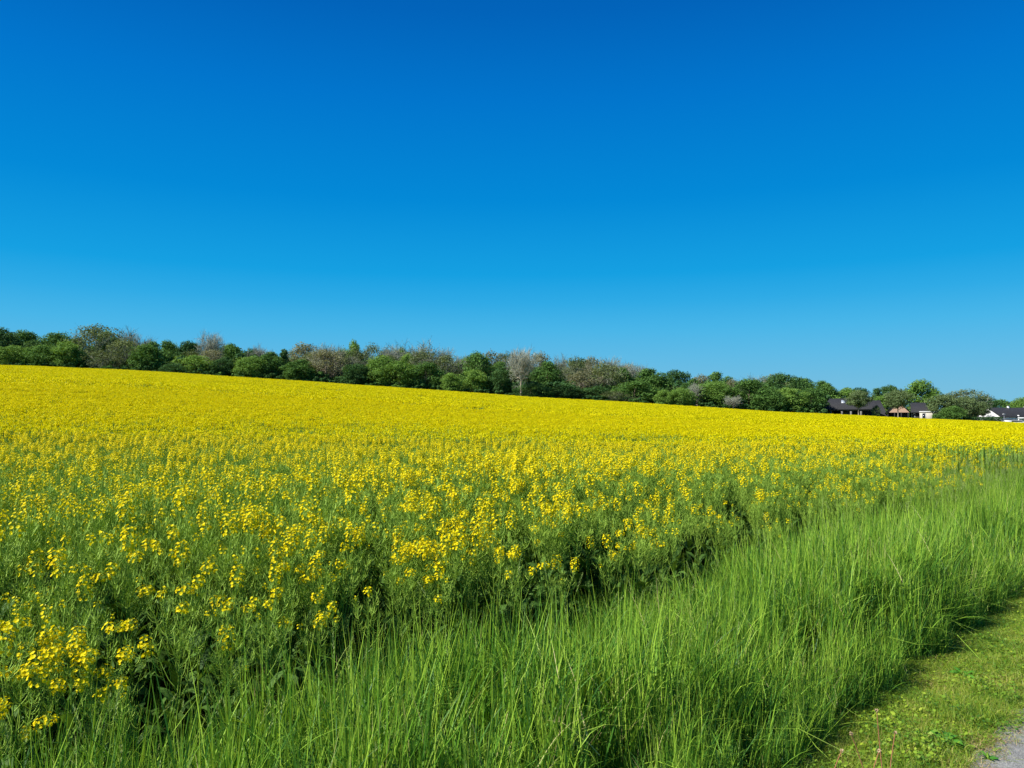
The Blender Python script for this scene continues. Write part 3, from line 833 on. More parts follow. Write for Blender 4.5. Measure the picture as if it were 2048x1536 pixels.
TREES = {}
def build_kind(kind, i):
    """unit trees 10 m high; the caller scales them"""
    r = np.random.default_rng(hash_(kind) + i * 17)
    H = 10.0
    if kind in ('lush', 'bright', 'dark', 'grey', 'greybush'):
        Wd = [8.0, 7.0, 9.0][i % 3]
        lg, pt = limbs(r, H, Wd / 2, .18 if kind != 'grey' else .40, 9, .85 if kind != 'grey' else .6)
        cg = crown_leaves(r, H, Wd, {'grey': 4.9, 'greybush': .5}.get(kind, .6), 135 if kind != 'grey' else 80, 100, .165)
        return lg.mesh('trunk', [M_BARK if kind != 'grey' else M_BARKP]), cg.mesh('crown', [ML['grey' if kind == 'greybush' else kind]])
    if kind == 'cone':
        lg, pt = limbs(r, H, 1.8, .1, 9, .8, .014)
        cg = crown_leaves(r, H, 5.0, .6, 75, 60, .19, conical=.85)
        return lg.mesh('trunk', [M_BARK]), cg.mesh('crown', [ML['dark']])
    if kind == 'olive' or kind == 'brown':
        Wd = 7.5
        lg, pt = limbs(r, H, Wd / 2, .22, 12, .95)
        lg.merge(twigs(r, pt, H, 12, 6, .022))
        cg = crown_leaves(r, H, Wd, 1.4 if kind == 'olive' else 3.0, 95, 40, .155)
        return lg.mesh('trunk', [M_TWIG if kind == 'olive' else M_BARKP]), cg.mesh('crown', [ML[kind]])
    if kind in ('bare', 'pale'):
        Wd = 7.0
        lg, pt = limbs(r, H, Wd / 2, .22 if kind == 'bare' else .38, 18, 1.0, .017 if kind == 'bare' else .026)
        cg = twigs(r, pt, H, 22, 13, .024)
        if kind == 'bare':
            tw = np.concatenate(cg.V); n = 900; C = tw[r.integers(0, len(tw), n)] + r.normal(0, .08, (n, 3))
            U = rdir(n, r); s_ = r.uniform(.05, .11, n)[:, None]; quads(C, U * s_, nrm(np.cross(U, rdir(n, r))) * s_ * .7, r.uniform(0, 1, n), cg, 1)
        tm = lg.mesh('trunk', [M_TWIG if kind == 'bare' else M_BARKP])
        return tm, cg.mesh('crown', [M_TWIG if kind == 'bare' else M_TWIGP, ML['olive']])
def hash_(s_): return sum(ord(c) * (j + 3) for j, c in enumerate(s_)) * 7
WIDTH = {'greybush': 8.6, 'lush': 8.6, 'bright': 8.6, 'dark': 8.6, 'grey': 8.6, 'cone': 5.0, 'olive': 8.0, 'brown': 8.0, 'bare': 8.0, 'pale': 8.0}
GROUPS = {'greybush': 'grey-green bushes by the houses', 'lush': 'green broadleaf trees of the wood edge', 'bright': 'light green bushy trees of the wood edge', 'dark': 'dark green trees of the wood edge', 'grey': 'grey-green round trees by the houses',
          'cone': 'conical dark trees of the wood edge', 'olive': 'half-leafed olive trees of the wood edge', 'brown': 'brownish budding trees of the wood edge', 'bare': 'bare trees of the wood edge', 'pale': 'bare trees with pale bark of the wood edge'}
NAMES = {'greybush': 'garden_bush', 'lush': 'broadleaf_tree', 'bright': 'bushy_tree', 'dark': 'broadleaf_tree', 'grey': 'round_tree', 'cone': 'conical_tree', 'olive': 'budding_tree', 'brown': 'budding_tree', 'bare': 'bare_tree', 'pale': 'bare_tree'}
_tn = 0
def tree(px, ytop, wpx, kind, label, Y=None, extra=0.0):
    """px, ytop: top of the crown in the photograph; wpx: crown width"""
    global _tn
    if Y is None: Y = 196
    i = _tn % 3; _tn += 1
    if (kind, i) not in TREES: TREES[(kind, i)] = build_kind(kind, i)
    x, y, z = at(px, ytop, Y)
    g0 = float(ground(x, y)) + extra
    H = z - g0
    wm = wpx * (1.16 if kind not in ('grey', 'cone', 'pale') else 1.05) / FPX * Y
    t = thing(NAMES[kind], label, 'tree', (x, y, g0), rng.uniform(0, 6.28), GROUPS[kind], (wm / WIDTH[kind], wm / WIDTH[kind], H / 10.0))
    tm, cm = TREES[(kind, i)]
    obj('trunk', tm, t); obj('crown', cm, t)
    return t

B, M, F_, C_ = 214, 203, 190, 186     # back, middle, front rows, shrubs at the field edge
T = [
 # left third
 (-40, 650, 90, 'dark', 'dark green tree cut off by the left photo edge', B),
 (8, 656, 72, 'dark', 'dark green tree rising highest at the left photo edge', M),
 (48, 664, 76, 'lush', 'green rounded tree second from the left photo edge', B),
 (112, 666, 82, 'lush', 'broad green tree with flat rounded top left of the tall olive tree', B),
 (192, 651, 96, 'olive', 'tallest half-leafed olive tree at left with ragged top against the sky', M),
 (262, 655, 84, 'bare', 'bare spreading tree just right of the tall ragged olive tree', B),
 (250, 680, 76, 'olive', 'low olive tree under the bare spreading tree', F_ + 4),
 (302, 686, 60, 'lush', 'green tree with round top right of the bare spreading tree', M),
 (337, 683, 46, 'lush', 'narrow round green treetop left of the dark teal treetops', B),
 (376, 684, 56, 'dark', 'dark treetop just left of the lone round bare crown', B),
 (423, 662, 58, 'pale', 'lone bare tree with round fan crown standing clear above green treetops', M),
 (424, 700, 60, 'brown', 'brownish budding tree below the lone round bare crown', F_ + 6),
 (462, 690, 56, 'lush', 'green tree directly right of the lone round bare crown', B),
 (500, 698, 46, 'dark', 'small dark treetop between the fan crown and pale bare row', B),
 (30, 692, 70, 'bright', 'light green bushy tree in front at far left', F_),
 (84, 690, 70, 'lush', 'front green tree between the leftmost bushes and the broad tree', F_),
 (134, 684, 74, 'bright', 'light green front tree left of the dark gap', F_),
 (205, 702, 66, 'olive', 'low olive front tree below the tall ragged tree', F_),
 (160, 706, 50, 'dark', 'dark shaded tree in the gap under the tall ragged tree', F_ + 5),
 (296, 692, 86, 'lush', 'wide green front tree right of the low olive trees', F_ + 3),
 (345, 728, 50, 'dark', 'low dark bush at field edge in front of wide green tree', C_),
 (392, 712, 72, 'bright', 'light green front tree left of the brownish budding tree', F_),
 (447, 716, 56, 'dark', 'dark green bushy tree right of the brownish budding tree', F_),
 (500, 714, 66, 'bright', 'front bush-like tree below the small dark treetop', F_),
 # centre left
 (520, 690, 66, 'pale', 'pale bare treetops starting the long bare row', B),
 (540, 706, 70, 'lush', 'green front tree under the first pale bare treetops', F_ + 4),
 (568, 697, 40, 'cone', 'pointed dark green tree in front of the bare row', M),
 (612, 689, 80, 'brown', 'tan budding tree right of the pointed dark tree', B),
 (600, 721, 76, 'lush', 'front green tree below the tan budding tree', F_),
 (660, 683, 92, 'bare', 'tall bare brown tree left of the bright leafy treetop', M),
 (652, 702, 84, 'brown', 'brown budding tree reaching down to the field left of ivy tree', F_ + 5),
 (708, 683, 42, 'bright', 'bright green leafy treetop poking above brown bare trees', B),
 (706, 700, 70, 'olive', 'olive brown tree below the bright leafy treetop', M),
 (745, 688, 44, 'olive', 'small sparse olive treetop right of the bright leafy treetop', B),
 (715, 728, 76, 'dark', 'dark ivy green tree at the field edge below the bright treetop', F_),
 (762, 712, 62, 'bright', 'light green tree with ragged top right of ivy green tree', F_ + 3),
 (782, 690, 60, 'pale', 'slender pale bare tree left of the widest bare crown', B),
 (832, 680, 118, 'bare', 'widest bare crown with domed top in the centre left', B),
 (800, 724, 88, 'bright', 'broad light green front tree under the widest bare crown', F_),
 (845, 702, 66, 'olive', 'golden olive tree in front of the widest bare crown', M),
 (892, 711, 70, 'olive', 'grey olive rounded tree at the right foot of the bare dome', M),
 (850, 726, 66, 'lush', 'green front tree below the golden olive tree', F_),
 (884, 694, 56, 'bare', 'bare treetop on the right shoulder of the bare dome', B),
 (902, 746, 50, 'bright', 'small bright bush at the field edge right of centre-left trees', C_),
 (918, 708, 50, 'pale', 'thin pale bare tree in the dip right of the bare dome', B),
 (955, 706, 66, 'lush', 'mixed green tree left of the tall pale trunked tree', M),
 (945, 740, 64, 'bright', 'bright front bush below the mixed green tree', F_),
 (985, 705, 66, 'brown', 'tan budding tree left of the pale trunked tree', B),
 (1012, 705, 46, 'olive', 'small olive treetop touching the pale trunked tree', B),
 (1002, 736, 56, 'dark', 'dark green front tree left of the visible pale trunk', F_),
 # centre right
 (1042, 690, 74, 'pale', 'bare tree whose whole pale trunk shows down to the field', C_),
 (1078, 708, 60, 'brown', 'brown treetop just right of the pale trunked tree', B),
 (1092, 726, 72, 'lush', 'leafy green tree right of the pale trunked tree', M),
 (1122, 708, 64, 'bare', 'bare treetop behind the leafy green centre tree', B),
 (1148, 714, 60, 'olive', 'pale sparse olive tree in the middle of the right wood', M),
 (1184, 716, 64, 'brown', 'tan budding tree with orange stems right of sparse olive tree', B),
 (1216, 710, 88, 'bare', 'bare domed tree at the end of the bare row', B),
 (1215, 728, 92, 'olive', 'brown-olive tree below the last bare dome', M),
 (1165, 745, 80, 'brown', 'low brown tree with bare orange trunks near the field', F_ + 8),
 (1060, 764, 60, 'dark', 'low dark bush right of the pale trunk foot', C_),
 (1132, 768, 76, 'dark', 'dark front bush below the orange trunks', F_),
 (1192, 772, 72, 'dark', 'second dark front bush right of the orange trunks', F_),
 (1248, 722, 60, 'pale', 'small pale bare treetop left of the lush rounded tree', B),
 (1286, 727, 48, 'bare', 'dark bare treetop above the lush rounded tree', B),
 (1302, 740, 92, 'lush', 'lush rounded tree, biggest green crown right of the bare row', M),
 (1268, 764, 88, 'lush', 'green front tree below the lush rounded crown', F_ + 2),
 (1232, 782, 60, 'olive', 'low olive bush at the field edge left of green front tree', C_),
 (1328, 780, 44, 'bright', 'small light green bush, left of a pair at the field edge', C_),
 (1363, 776, 50, 'bright', 'taller light green bush, right of a pair at the field edge', C_),
 (1352, 742, 62, 'dark', 'dark green treetop right of the lush rounded crown', B),
 (1384, 760, 50, 'lush', 'small green tree beside the slim pale trunks', M),
 (1394, 764, 34, 'pale', 'slim pale bare tree between two green crowns', F_),
 (1404, 752, 60, 'brown', 'brownish treetop behind the slim pale tree', B),
 (1437, 747, 70, 'lush', 'green domed treetop at back in the right half', B),
 (1430, 764, 76, 'bright', 'big light green tree left of the grey shrub', F_ + 2),
 (1464, 760, 44, 'brown', 'brown budding tree behind the grey shrub', M),
 (1510, 750, 96, 'bare', 'pinkish bare treetops behind the big green trees', B),
 (1497, 760, 80, 'lush', 'big green tree right of the grey shrub', F_ + 2),
 (1466, 790, 36, 'pale', 'grey leafless shrub at the field edge', C_),
 (1548, 750, 72, 'olive', 'olive-green treetop right of the pinkish bare treetops', B),
 # towards the houses
 (1568, 748, 84, 'dark', 'dark green high tree at the left shoulder of the house group', M),
 (1606, 756, 66, 'lush', 'green tree sloping down towards the first house', B),
 (1578, 776, 76, 'bright', 'light green front tree left of the first dark roof', F_ + 2),
 (1536, 778, 60, 'lush', 'green front tree two trees left of the first dark roof', F_),
 (1622, 776, 64, 'lush', 'green front tree touching the left end of the first roof', F_ + 4),
 (1655, 770, 56, 'lush', 'green tree above the left end of the first roof', 222),
 (1692, 777, 66, 'bright', 'light green tree behind the first dark roof', 222),
 (1716, 777, 60, 'dark', 'dark green tree behind the right part of the first roof', 228),
 (1753, 773, 40, 'cone', 'brownish dark pointed tree behind the house group', 226),
 (1780, 771, 56, 'dark', 'dark tree right of the brownish pointed tree', 230),
 (1790, 770, 22, 'cone', 'thin pointed conifer top left of the big dome tree', 228),
 (1842, 761, 84, 'bright', 'big bright green dome tree behind the brick gable house', 216),
 (1770, 790, 60, 'bright', 'light green tree between the two dark roofs', 216),
 (1900, 788, 60, 'olive', 'olive tree right behind the big dome tree', 216),
 (1934, 780, 90, 'olive', 'olive tree with rising ragged top left of the white gable', 216),
 (1965, 793, 66, 'dark', 'dark green tree sloping down to the far right', 232),
 (2000, 800, 70, 'lush', 'low far green tree above the white house roof', 236),
 (2030, 804, 60, 'dark', 'low far dark tree at the right photo edge', 240),
 (2044, 796, 44, 'bright', 'light green tree at the right photo edge behind the carport', 222),
 (2080, 792, 90, 'lush', 'green tree cut off by the right photo edge', 225),
 # garden trees before the houses
 (1716, 783, 56, 'grey', 'grey-green round tree with pale trunk in front of the first roof', C_),
 (1795, 781, 56, 'grey', 'grey-green round tree in front of the brick gable', C_),
 (1752, 811, 18, 'greybush', 'small sapling between the two round garden trees', C_),
 (1886, 790, 62, 'greybush', 'grey-green garden tree right of the beige annex', F_),
 (1930, 795, 58, 'greybush', 'darker round garden tree left of the white gable', F_),
 (1905, 812, 44, 'lush', 'low green bush between two garden trees right of annex', C_),
 (1966, 806, 30, 'grey', 'thin small tree in front of the white gable', C_ + 1),
]
for (px, yt, wp, k, lab, Y) in T:
    if k in ('pale', 'bare') and Y == C_ and wp > 60: Y = 184.6
    tree(px, yt, wp, k, lab, Y)

# undergrowth and the dim inner wood, which read as one mass
def undergrowth():
    vsrc = []
    for i in range(4):
        r = np.random.default_rng(4000 + i)
        g = crown_leaves(r, 4.2, 4.6, 0.0, 12, 80, .24)
        vsrc.append(g.mesh('understorey_bush', [ML['dark'] if i != 2 else ML['lush']]))
    P = []; S = []; I = []
    for (Yr, n, hs) in ((186.5, 120, .62), (192, 110, 1.0), (200, 100, 1.5), (210, 95, 2.1), (222, 90, 2.3)):
        for j in range(n):
            u = -0.80 + 1.20 * (j + rng.uniform(0, 1)) / n
            x = u * Yr; s_ = hs * rng.uniform(.7, 1.15)
            P.append((x, Yr + rng.uniform(-1.5, 1.5), float(ground(x, Yr)))); S.append((s_ * 1.1, s_ * 1.1, s_)); I.append(rng.integers(0, 4))
    for j in range(60):
        u = .38 + .42 * j / 60; Yr = 238 + rng.uniform(-4, 4)
        P.append((u * Yr, Yr, 0)); S.append((1.6, 1.6, 1.25)); I.append(rng.integers(0, 4))
    n = len(P)
    o = scatter_obj('undergrowth', P, np.column_stack([np.zeros((n, 2)), rng.uniform(0, 6.28, n)]), S, I, vsrc)
    tag(o, 'dark undergrowth and inner wood behind the front trees', 'undergrowth', kind='stuff')
undergrowth()

def inner_wood():
    kinds = ['lush', 'bright', 'dark', 'olive', 'bare', 'olive']
    src = []
    for j, k in enumerate(kinds):
        for v in (0, 1):
            if (k, v) not in TREES: TREES[(k, v)] = build_kind(k, v)
            src.append(TREES[(k, v)][1])
    # skyline of the wood, kept a little below the tree tops in front
    tp = sorted((t_[0], t_[1]) for t_ in T if t_[5] in (B, M))
    xs = np.array([t_[0] for t_ in tp]); ys = np.array([t_[1] for t_ in tp])
    P = []; S = []; I = []
    for row, (Yr, drop, n) in enumerate(((208, 20, 46), (224, 9, 50))):
        for j in range(n):
            px = -120 + (1640 + 120) * (j + rng.uniform(0, 1)) / n
            near = np.abs(xs - px) < 45
            yt = (ys[near].mean() if near.any() else np.interp(px, xs, ys)) + drop + rng.uniform(-3, 9)
            x, y, z = at(px, yt, Yr + rng.uniform(-3, 3)); g0 = float(ground(x, y)); H = z - g0
            warm = 560 < px < 1260
            k = rng.integers(6, 12) if (warm and rng.uniform() < .62) else rng.integers(0, 8)
            w_ = rng.uniform(.9, 1.3)
            P.append((x, y, g0)); S.append((w_, w_, H / 10)); I.append(k)
    n = len(P)
    o = scatter_obj('inner_wood', P, np.column_stack([np.zeros((n, 2)), rng.uniform(0, 6.28, n)]), S, I, src)
    tag(o, 'mass of mixed trees deeper in the wood behind the edge trees', 'wood', kind='stuff')
inner_wood()

# ------------------------------------------------------------------ houses
M_ROOF = surf_mat('slate_roof', (0.026, 0.026, 0.028), (0.046, 0.046, 0.050), 4, 0.7, 0.15)
M_DWALL = surf_mat('dark_wall', (0.02, 0.02, 0.022), (0.035, 0.034, 0.036), 4, 0.8)
M_GREY = surf_mat('grey_wall', (0.15, 0.145, 0.13), (0.21, 0.20, 0.18), 4, 0.8)
M_BEIGE = surf_mat('beige_wall', (0.42, 0.39, 0.32), (0.52, 0.48, 0.40), 5, 0.85)
M_WHITE = surf_mat('white_paint', (0.72, 0.72, 0.69), (0.82, 0.82, 0.80), 5, 0.6)
M_GLASS = surf_mat('window_glass', (0.015, 0.018, 0.022), (0.03, 0.035, 0.04), 1, 0.08, 0.8)
M_SKYL = surf_mat('roof_window_glass', (0.35, 0.38, 0.42), (0.45, 0.48, 0.52), 1, 0.15, 0.8)
M_METAL = surf_mat('galvanised_metal', (0.35, 0.36, 0.37), (0.5, 0.5, 0.52), 8, 0.45, 0.5, metal=0.6)
def brick_mat():
    m, N, L = mat_base('brick')
    out = N('ShaderNodeOutputMaterial'); p = N('ShaderNodeBsdfPrincipled'); tc = N('ShaderNodeTexCoord')
    b = N('ShaderNodeTexBrick'); b.inputs['Scale'].default_value = 4.5
    b.inputs['Color1'].default_value = (0.46, 0.26, 0.17, 1); b.inputs['Color2'].default_value = (0.56, 0.34, 0.22, 1); b.inputs['Mortar'].default_value = (0.5, 0.42, 0.34, 1)
    mp = N('ShaderNodeMapping'); mp.inputs['Rotation'].default_value = (R(90), 0, 0)
    L(tc.outputs['Object'], mp.inputs[0]); L(mp.outputs[0], b.inputs['Vector']); L(b.outputs['Color'], p.inputs['Base Color'])
    p.inputs['Roughness'].default_value = .9; L(p.outputs[0], out.inputs['Surface'])
    return m
M_BRICK = brick_mat()

def box(g, x0, x1, y0, y1, z0, z1, mi=0):
    V = [(x, y, z) for z in (z0, z1) for x, y in ((x0, y0), (x1, y0), (x1, y1), (x0, y1))]
    F = [(0, 3, 2, 1), (4, 5, 6, 7), (0, 1, 5, 4), (1, 2, 6, 5), (2, 3, 7, 6), (3, 0, 4, 7)]
    return g.add(V, F, .5, mi)
def bmesh_box(name, mats, *dims):
    g = Geo()
    for d in dims: box(g, *d)
    return g.mesh(name, mats)

def roof_geo(x0, x1, y0, y1, ze, zr, hipl=0.0, hipr=0.0, th=0.16, over=0.35):
    """pitched roof, ridge along x; hipl/hipr: inset of the ridge at each end"""
    g = Geo(); ym = (y0 + y1) / 2
    ox = over * .6; sl = (zr - ze) / (ym - y0)
    a, b, c, d = x0 - ox, x1 + ox, y0 - over, y1 + over
    z = ze - sl * over
    for dz in (0, th):
        pass
    V = []
    for dz in (0, th):
        V += [(a, c, z + dz), (b, c, z + dz), (b, d, z + dz), (a, d, z + dz), (a + hipl + (ox if hipl else 0), ym, zr + dz), (b - hipr - (ox if hipr else 0), ym, zr + dz)]
    V = np.array(V, float)
    # top, underside, rim
    g.add(V, [(6, 7, 11, 10), (8, 9, 10, 11), (1, 0, 4, 5), (3, 2, 5, 4), (0, 1, 7, 6), (2, 3, 9, 8)], .5)
    g.add(V, [(9, 6, 10), (7, 8, 11), (0, 3, 4), (2, 1, 5)], .5) if (hipl or hipr) else None
    g.add(V, [(3, 0, 6, 9), (1, 2, 8, 7)], .5)
    if not hipl: g.add(V, [(0, 6, 10, 4), (3, 4, 10, 9)], .5)
    if not hipr: g.add(V, [(1, 5, 11, 7), (2, 8, 11, 5)], .5)
    return g

def gable_wall(x0, x1, y0, y1, zb, ze, zr, th=.25, inner=True):
    """walls under a pitched roof, ridge along x, gables at both ends"""
    g = Geo(); ym = (y0 + y1) / 2
    V = [(x0, y0, zb), (x1, y0, zb), (x1, y1, zb), (x0, y1, zb), (x0, y0, ze), (x1, y0, ze), (x1, y1, ze), (x0, y1, ze), (x0, ym, zr - .02), (x1, ym, zr - .02)]
    g.add(V, [(0, 1, 5, 4), (2, 3, 7, 6), (3, 0, 4, 7), (1, 2, 6, 5), (0, 3, 2, 1)], .5)
    g.add(V, [(4, 8, 7), (5, 6, 9)], .5)
    return g

def local_root(name, label, px, Y, extra_rot=0.0, group=None, dz=0.0, cat='house'):
    x, y, _ = at(px, 830, Y)
    u = x / y
    return thing(name, label, cat, (x, y, float(ground(x, y)) + dz), -atan(u) + extra_rot, group)
def upx(Y, px=1850):
    u = ray(px, 830)[0]
    return Y * cos(atan(u)) / FPX            # metres per photograph pixel across the line of sight
def zof(py, Y, gz): return CAMH + ray(1850, py)[1] * Y - gz
HG = 'houses beyond the field'

def window(name, parent, x0, x1, z0, z1, y, frame=M_WHITE, nm='window'):
    f = .07
    w_ = obj(nm, bmesh_box(nm, [frame], (x0, x1, y - .04, y + .05, z0, z0 + f), (x0, x1, y - .04, y + .05, z1 - f, z1), (x0, x0 + f, y - .04, y + .05, z0 + f, z1 - f), (x1 - f, x1, y - .04, y + .05, z0 + f, z1 - f)), parent)
    obj('pane', bmesh_box('pane', [M_GLASS], (x0 + f, x1 - f, y, y + .03, z0 + f, z1 - f)), w_)
    return w_

# first house: long slate roof over a pillared terrace
Y = 194; t = local_root('house', 'long low house with slate roof over grey pillars, leftmost house', 1690, Y, 0, HG)
k = upx(Y, 1690); gz = t.location.z
X0, X1 = (1643 - 1690) * k, (1742 - 1690) * k
ze, zr = zof(818, Y, gz), zof(797, Y, gz)
obj('wall', bmesh_box('wall', [M_DWALL], (X0 + .6, X1 - .3, 2.4, 8.2, 0, ze + .4)), t)
obj('roof', roof_geo(X0, X1, 0, 8.5, ze, zr, 1.9, 0).mesh('roof', [M_ROOF]), t)
obj('fascia', bmesh_box('fascia', [M_GREY], (X0, X1, -.12, .10, ze - .42, ze - .20)), t)
for px in (1644.5, 1662, 1684, 1702, 1722):
    xx = (px - 1690) * k; obj('pillar', bmesh_box('pillar', [M_GREY], (xx - .22, xx + .22, -.1, .25, 0, ze - .43)), t)
for px0, px1 in ((1648, 1660), (1665, 1682)):
    window('w', t, (px0 - 1690) * k, (px1 - 1690) * k, .3, 2.2, 2.33, M_DWALL)
obj('wall_panel', bmesh_box('wall_panel', [M_GREY], ((1684 - 1690) * k, (1700 - 1690) * k, 2.2, 2.36, 0, ze - .1)), t)
sl = (zr - ze) / 4.25
g = Geo(); xa, xb = (1683 - 1690) * k, (1691 - 1690) * k
def onroof(x, q): return (x, q, ze + sl * q + .17)
V = [onroof(xa, 2.2), onroof(xb, 2.2), onroof(xb, 3.3), onroof(xa, 3.3)]
V = V + [(a, b - .04, c + .10) for a, b, c in V]
g.add(V, [(4, 5, 6, 7), (0, 1, 5, 4), (1, 2, 6, 5), (2, 3, 7, 6), (3, 0, 4, 7)], .5)
obj('roof_window', g.mesh('roof_window', [M_SKYL]), t)

# second house: dark clad gable
Y = 198; t = local_root('house', 'dark clad house with steep slate roof between two round trees', 1752, Y, 0, HG)
k = upx(Y, 1752); gz = t.location.z; h = zof(801, Y, gz)
obj('roof', roof_geo(-24 * k, 22 * k, 0, 8, 1.6, h, 17 * k, 13 * k).mesh('roof', [M_ROOF]), t)
obj('wall', bmesh_box('wall', [M_DWALL], (-22 * k, 20 * k, .3, 7.7, 0, 1.55)), t)
window('w', t, -6 * k, 2 * k, .3, 1.5, .24, M_GREY)

# third house: brick gable wing and slate wing
Y = 195; t = local_root('house', 'house with orange brick gable and dark slate wing to its right', 1796, Y, 0, HG)
k = upx(Y, 1796); gz = t.location.z
gw = 23 * k; zb, zt = zof(825, Y, gz), zof(803.5, Y, gz)
g = Geo(); V = [(-gw, 0, zb), (gw, 0, zb), (0, 0, zt), (-gw, .3, zb), (gw, .3, zb), (0, .3, zt)]
g.add(V, [(0, 1, 2), (3, 5, 4)], .5); g.add(V, [(0, 3, 4, 1), (1, 4, 5, 2), (2, 5, 3, 0)], .5)
obj('gable', g.mesh('gable', [M_BRICK]), t)
obj('wall', bmesh_box('wall', [M_DWALL], (-gw + .2, gw - .2, .9, 9, 0, zb + .05)), t)
for q in (-1, -.33, .33, 1): obj('pillar', bmesh_box('pillar', [M_DWALL], (q * (gw - .3) - .12, q * (gw - .3) + .12, .05, .28, 0, zb - .01)), t)
g = Geo()
for sgn in (-1, 1):
    V = [(sgn * (gw + .35), -.3, zb - .22), (0, -.3, zt + .12), (0, 9.3, zt + .12), (sgn * (gw + .35), 9.3, zb - .22)]
    V = V + [(a, b, c + .15) for a, b, c in V]
    g.add(V, [(0, 1, 2, 3), (4, 7, 6, 5), (0, 4, 5, 1), (3, 2, 6, 7), (0, 3, 7, 4)], .5)
obj('roof', g.mesh('roof', [M_ROOF]), t)
ze, zr = zof(824, Y, gz), zof(806, Y, gz)
obj('wing_roof', roof_geo(gw + .5, 64 * k, 1.2, 8, ze, zr, 0, 9 * k).mesh('wing_roof', [M_ROOF]), t)
obj('wing_wall', bmesh_box('wing_wall', [M_DWALL], (gw + .1, 62 * k, 1.5, 7.7, 0, ze - .03)), t)
window('w', t, 27 * k, 34 * k, .4, ze - .4, 1.45, M_WHITE)

# beige annex
Y = 191; t = local_root('garden_annex', 'beige flat-roofed annex with square dark window beside the slate wing', 1858, Y, 0, None, cat='annex')
k = upx(Y, 1858); gz = t.location.z; h = zof(822.5, Y, gz)
obj('wall', bmesh_box('wall', [M_BEIGE], (-19 * k, 19 * k, 0, 3.5, 0, h - .18)), t)
obj('roof', bmesh_box('roof', [M_WHITE], (-19.5 * k, 19.5 * k, -.15, 3.65, h - .175, h)), t)
window('w', t, -14 * k, -6.5 * k, .5, h - .45, -.03)
window('w', t, 7 * k, 12 * k, .2, h - .3, -.03)

# white gable house at the right
Y = 192; t = local_root('house', 'white gabled house with long slate roof near the right edge', 1992, Y, R(38), HG)
k = upx(Y, 1992); gz = t.location.z; ze, zr = zof(834, Y, gz), zof(816.5, Y, gz)
L_ = 10.5; yo = -3.9
obj('wall', gable_wall(-1.8, L_, yo, yo + 8.4, 0, ze, zr - .05).mesh('wall', [M_WHITE]), t)
obj('roof', roof_geo(-1.75, L_, yo, yo + 8.4, ze + .02, zr, 0, 0, over=.3).mesh('roof', [M_ROOF]), t)
ym = yo + 4.2
for q in (-1.9, 0.6):
    w_ = obj('window', bmesh_box('window', [M_GREY], (-1.88, -1.80, ym + q, ym + q + 1.1, .9, 2.1)), t)
    obj('pane', bmesh_box('pane', [M_GLASS], (-1.90, -1.885, ym + q + .08, ym + q + 1.02, .98, 2.02)), w_)
for xx in (3.6, 8.2):
    c = obj('chimney', bmesh_box('chimney', [M_WHITE], (xx - .22, xx + .22, ym - .22, ym + .22, zr - .3, zr + .55)), t)
    obj('chimney_cap', bmesh_box('chimney_cap', [M_GREY], (xx - .28, xx + .28, ym - .28, ym + .28, zr + .553, zr + .63)), c)
Y = 203; t = local_root('house', 'dark roofed house partly cut off at the right photo edge', 2066, Y, 0, HG)
k = upx(Y, 2066); gz = t.location.z
obj('roof', roof_geo(-26 * k, 40 * k, 0, 8, zof(834, Y, gz), zof(815, Y, gz), 5 * k, 0).mesh('roof', [M_ROOF]), t)
obj('wall', bmesh_box('wall', [M_WHITE], (-24 * k, 39 * k, .3, 7.7, 0, zof(835, Y, gz))), t)
window('w', t, -18 * k, -8 * k, .8, 1.9, .24, M_GREY)

# carport with white beam, car before it
Y = 188; t = local_root('carport', 'white carport frame over the parked car at the right edge', 2040, Y, 0, None, cat='carport')
k = upx(Y, 2040); gz = t.location.z; h = zof(835, Y, gz)
obj('roof', bmesh_box('roof', [M_WHITE], (-19 * k, 22 * k, -.2, 4.6, h - .28, h)), t)
for xx in (-18 * k, -3 * k, 20 * k): obj('post', bmesh_box('post', [M_WHITE], (xx - .1, xx + .1, -.1, .1, 0, h - .283)), t)
for xx in (-18 * k, 20 * k): obj('post', bmesh_box('post', [M_WHITE], (xx - .1, xx + .1, 4.3, 4.5, 0, h - .283)), t)
obj('pier', bmesh_box('pier', [M_WHITE], (-5 * k, -1.5 * k, .3, 1.0, 0, h + .6)), t)

def prism(profile, y0, y1, name, mats, inset=0.0):
    g = Geo(); n = len(profile)
    zs = [p[1] for p in profile]; zmid = (min(zs) + max(zs)) / 2
    V = [(x, y0 + (inset if z > zmid else 0), z) for x, z in profile] + [(x, y1 - (inset if z > zmid else 0), z) for x, z in profile]
    g.add(V, [(i, (i + 1) % n, n + (i + 1) % n, n + i) for i in range(n)], .5)
    c0 = len(V)
    for off, y in ((0, None), (n, None)):
        cx = np.mean([p[0] for p in profile]); cz = np.mean(zs)
        yy = V[off][1] if inset == 0 else (V[off][1])
        W_ = V + [(cx, (y0 if off == 0 else y1) + 0, cz)]
        g.add(W_, [((off + i), c0, off + (i + 1) % n) if off == 0 else ((off + i), off + (i + 1) % n, c0) for i in range(n)], .5)
    return g.mesh(name, mats)
M_CAR = surf_mat('car_paint', (0.75, 0.75, 0.76), (0.8, 0.8, 0.8), 2, 0.25, 0.6)
M_TYRE = surf_mat('tyre_rubber', (0.02, 0.02, 0.02), (0.03, 0.03, 0.03), 9, 0.9)
x, y, _ = at(2036, 842, 185.6)
t = thing('parked_car', 'white estate car parked under the carport at the right edge', 'car', (x, y, float(ground(x, y)) + .35), R(-20))
obj('body', prism([(-2.1, .3), (2.1, .3), (2.15, .75), (1.95, .95), (1.1, 1.02), (.45, 1.42), (-1.5, 1.46), (-2.0, 1.0), (-2.15, .8)], -.88, .88, 'body', [M_CAR]), t)
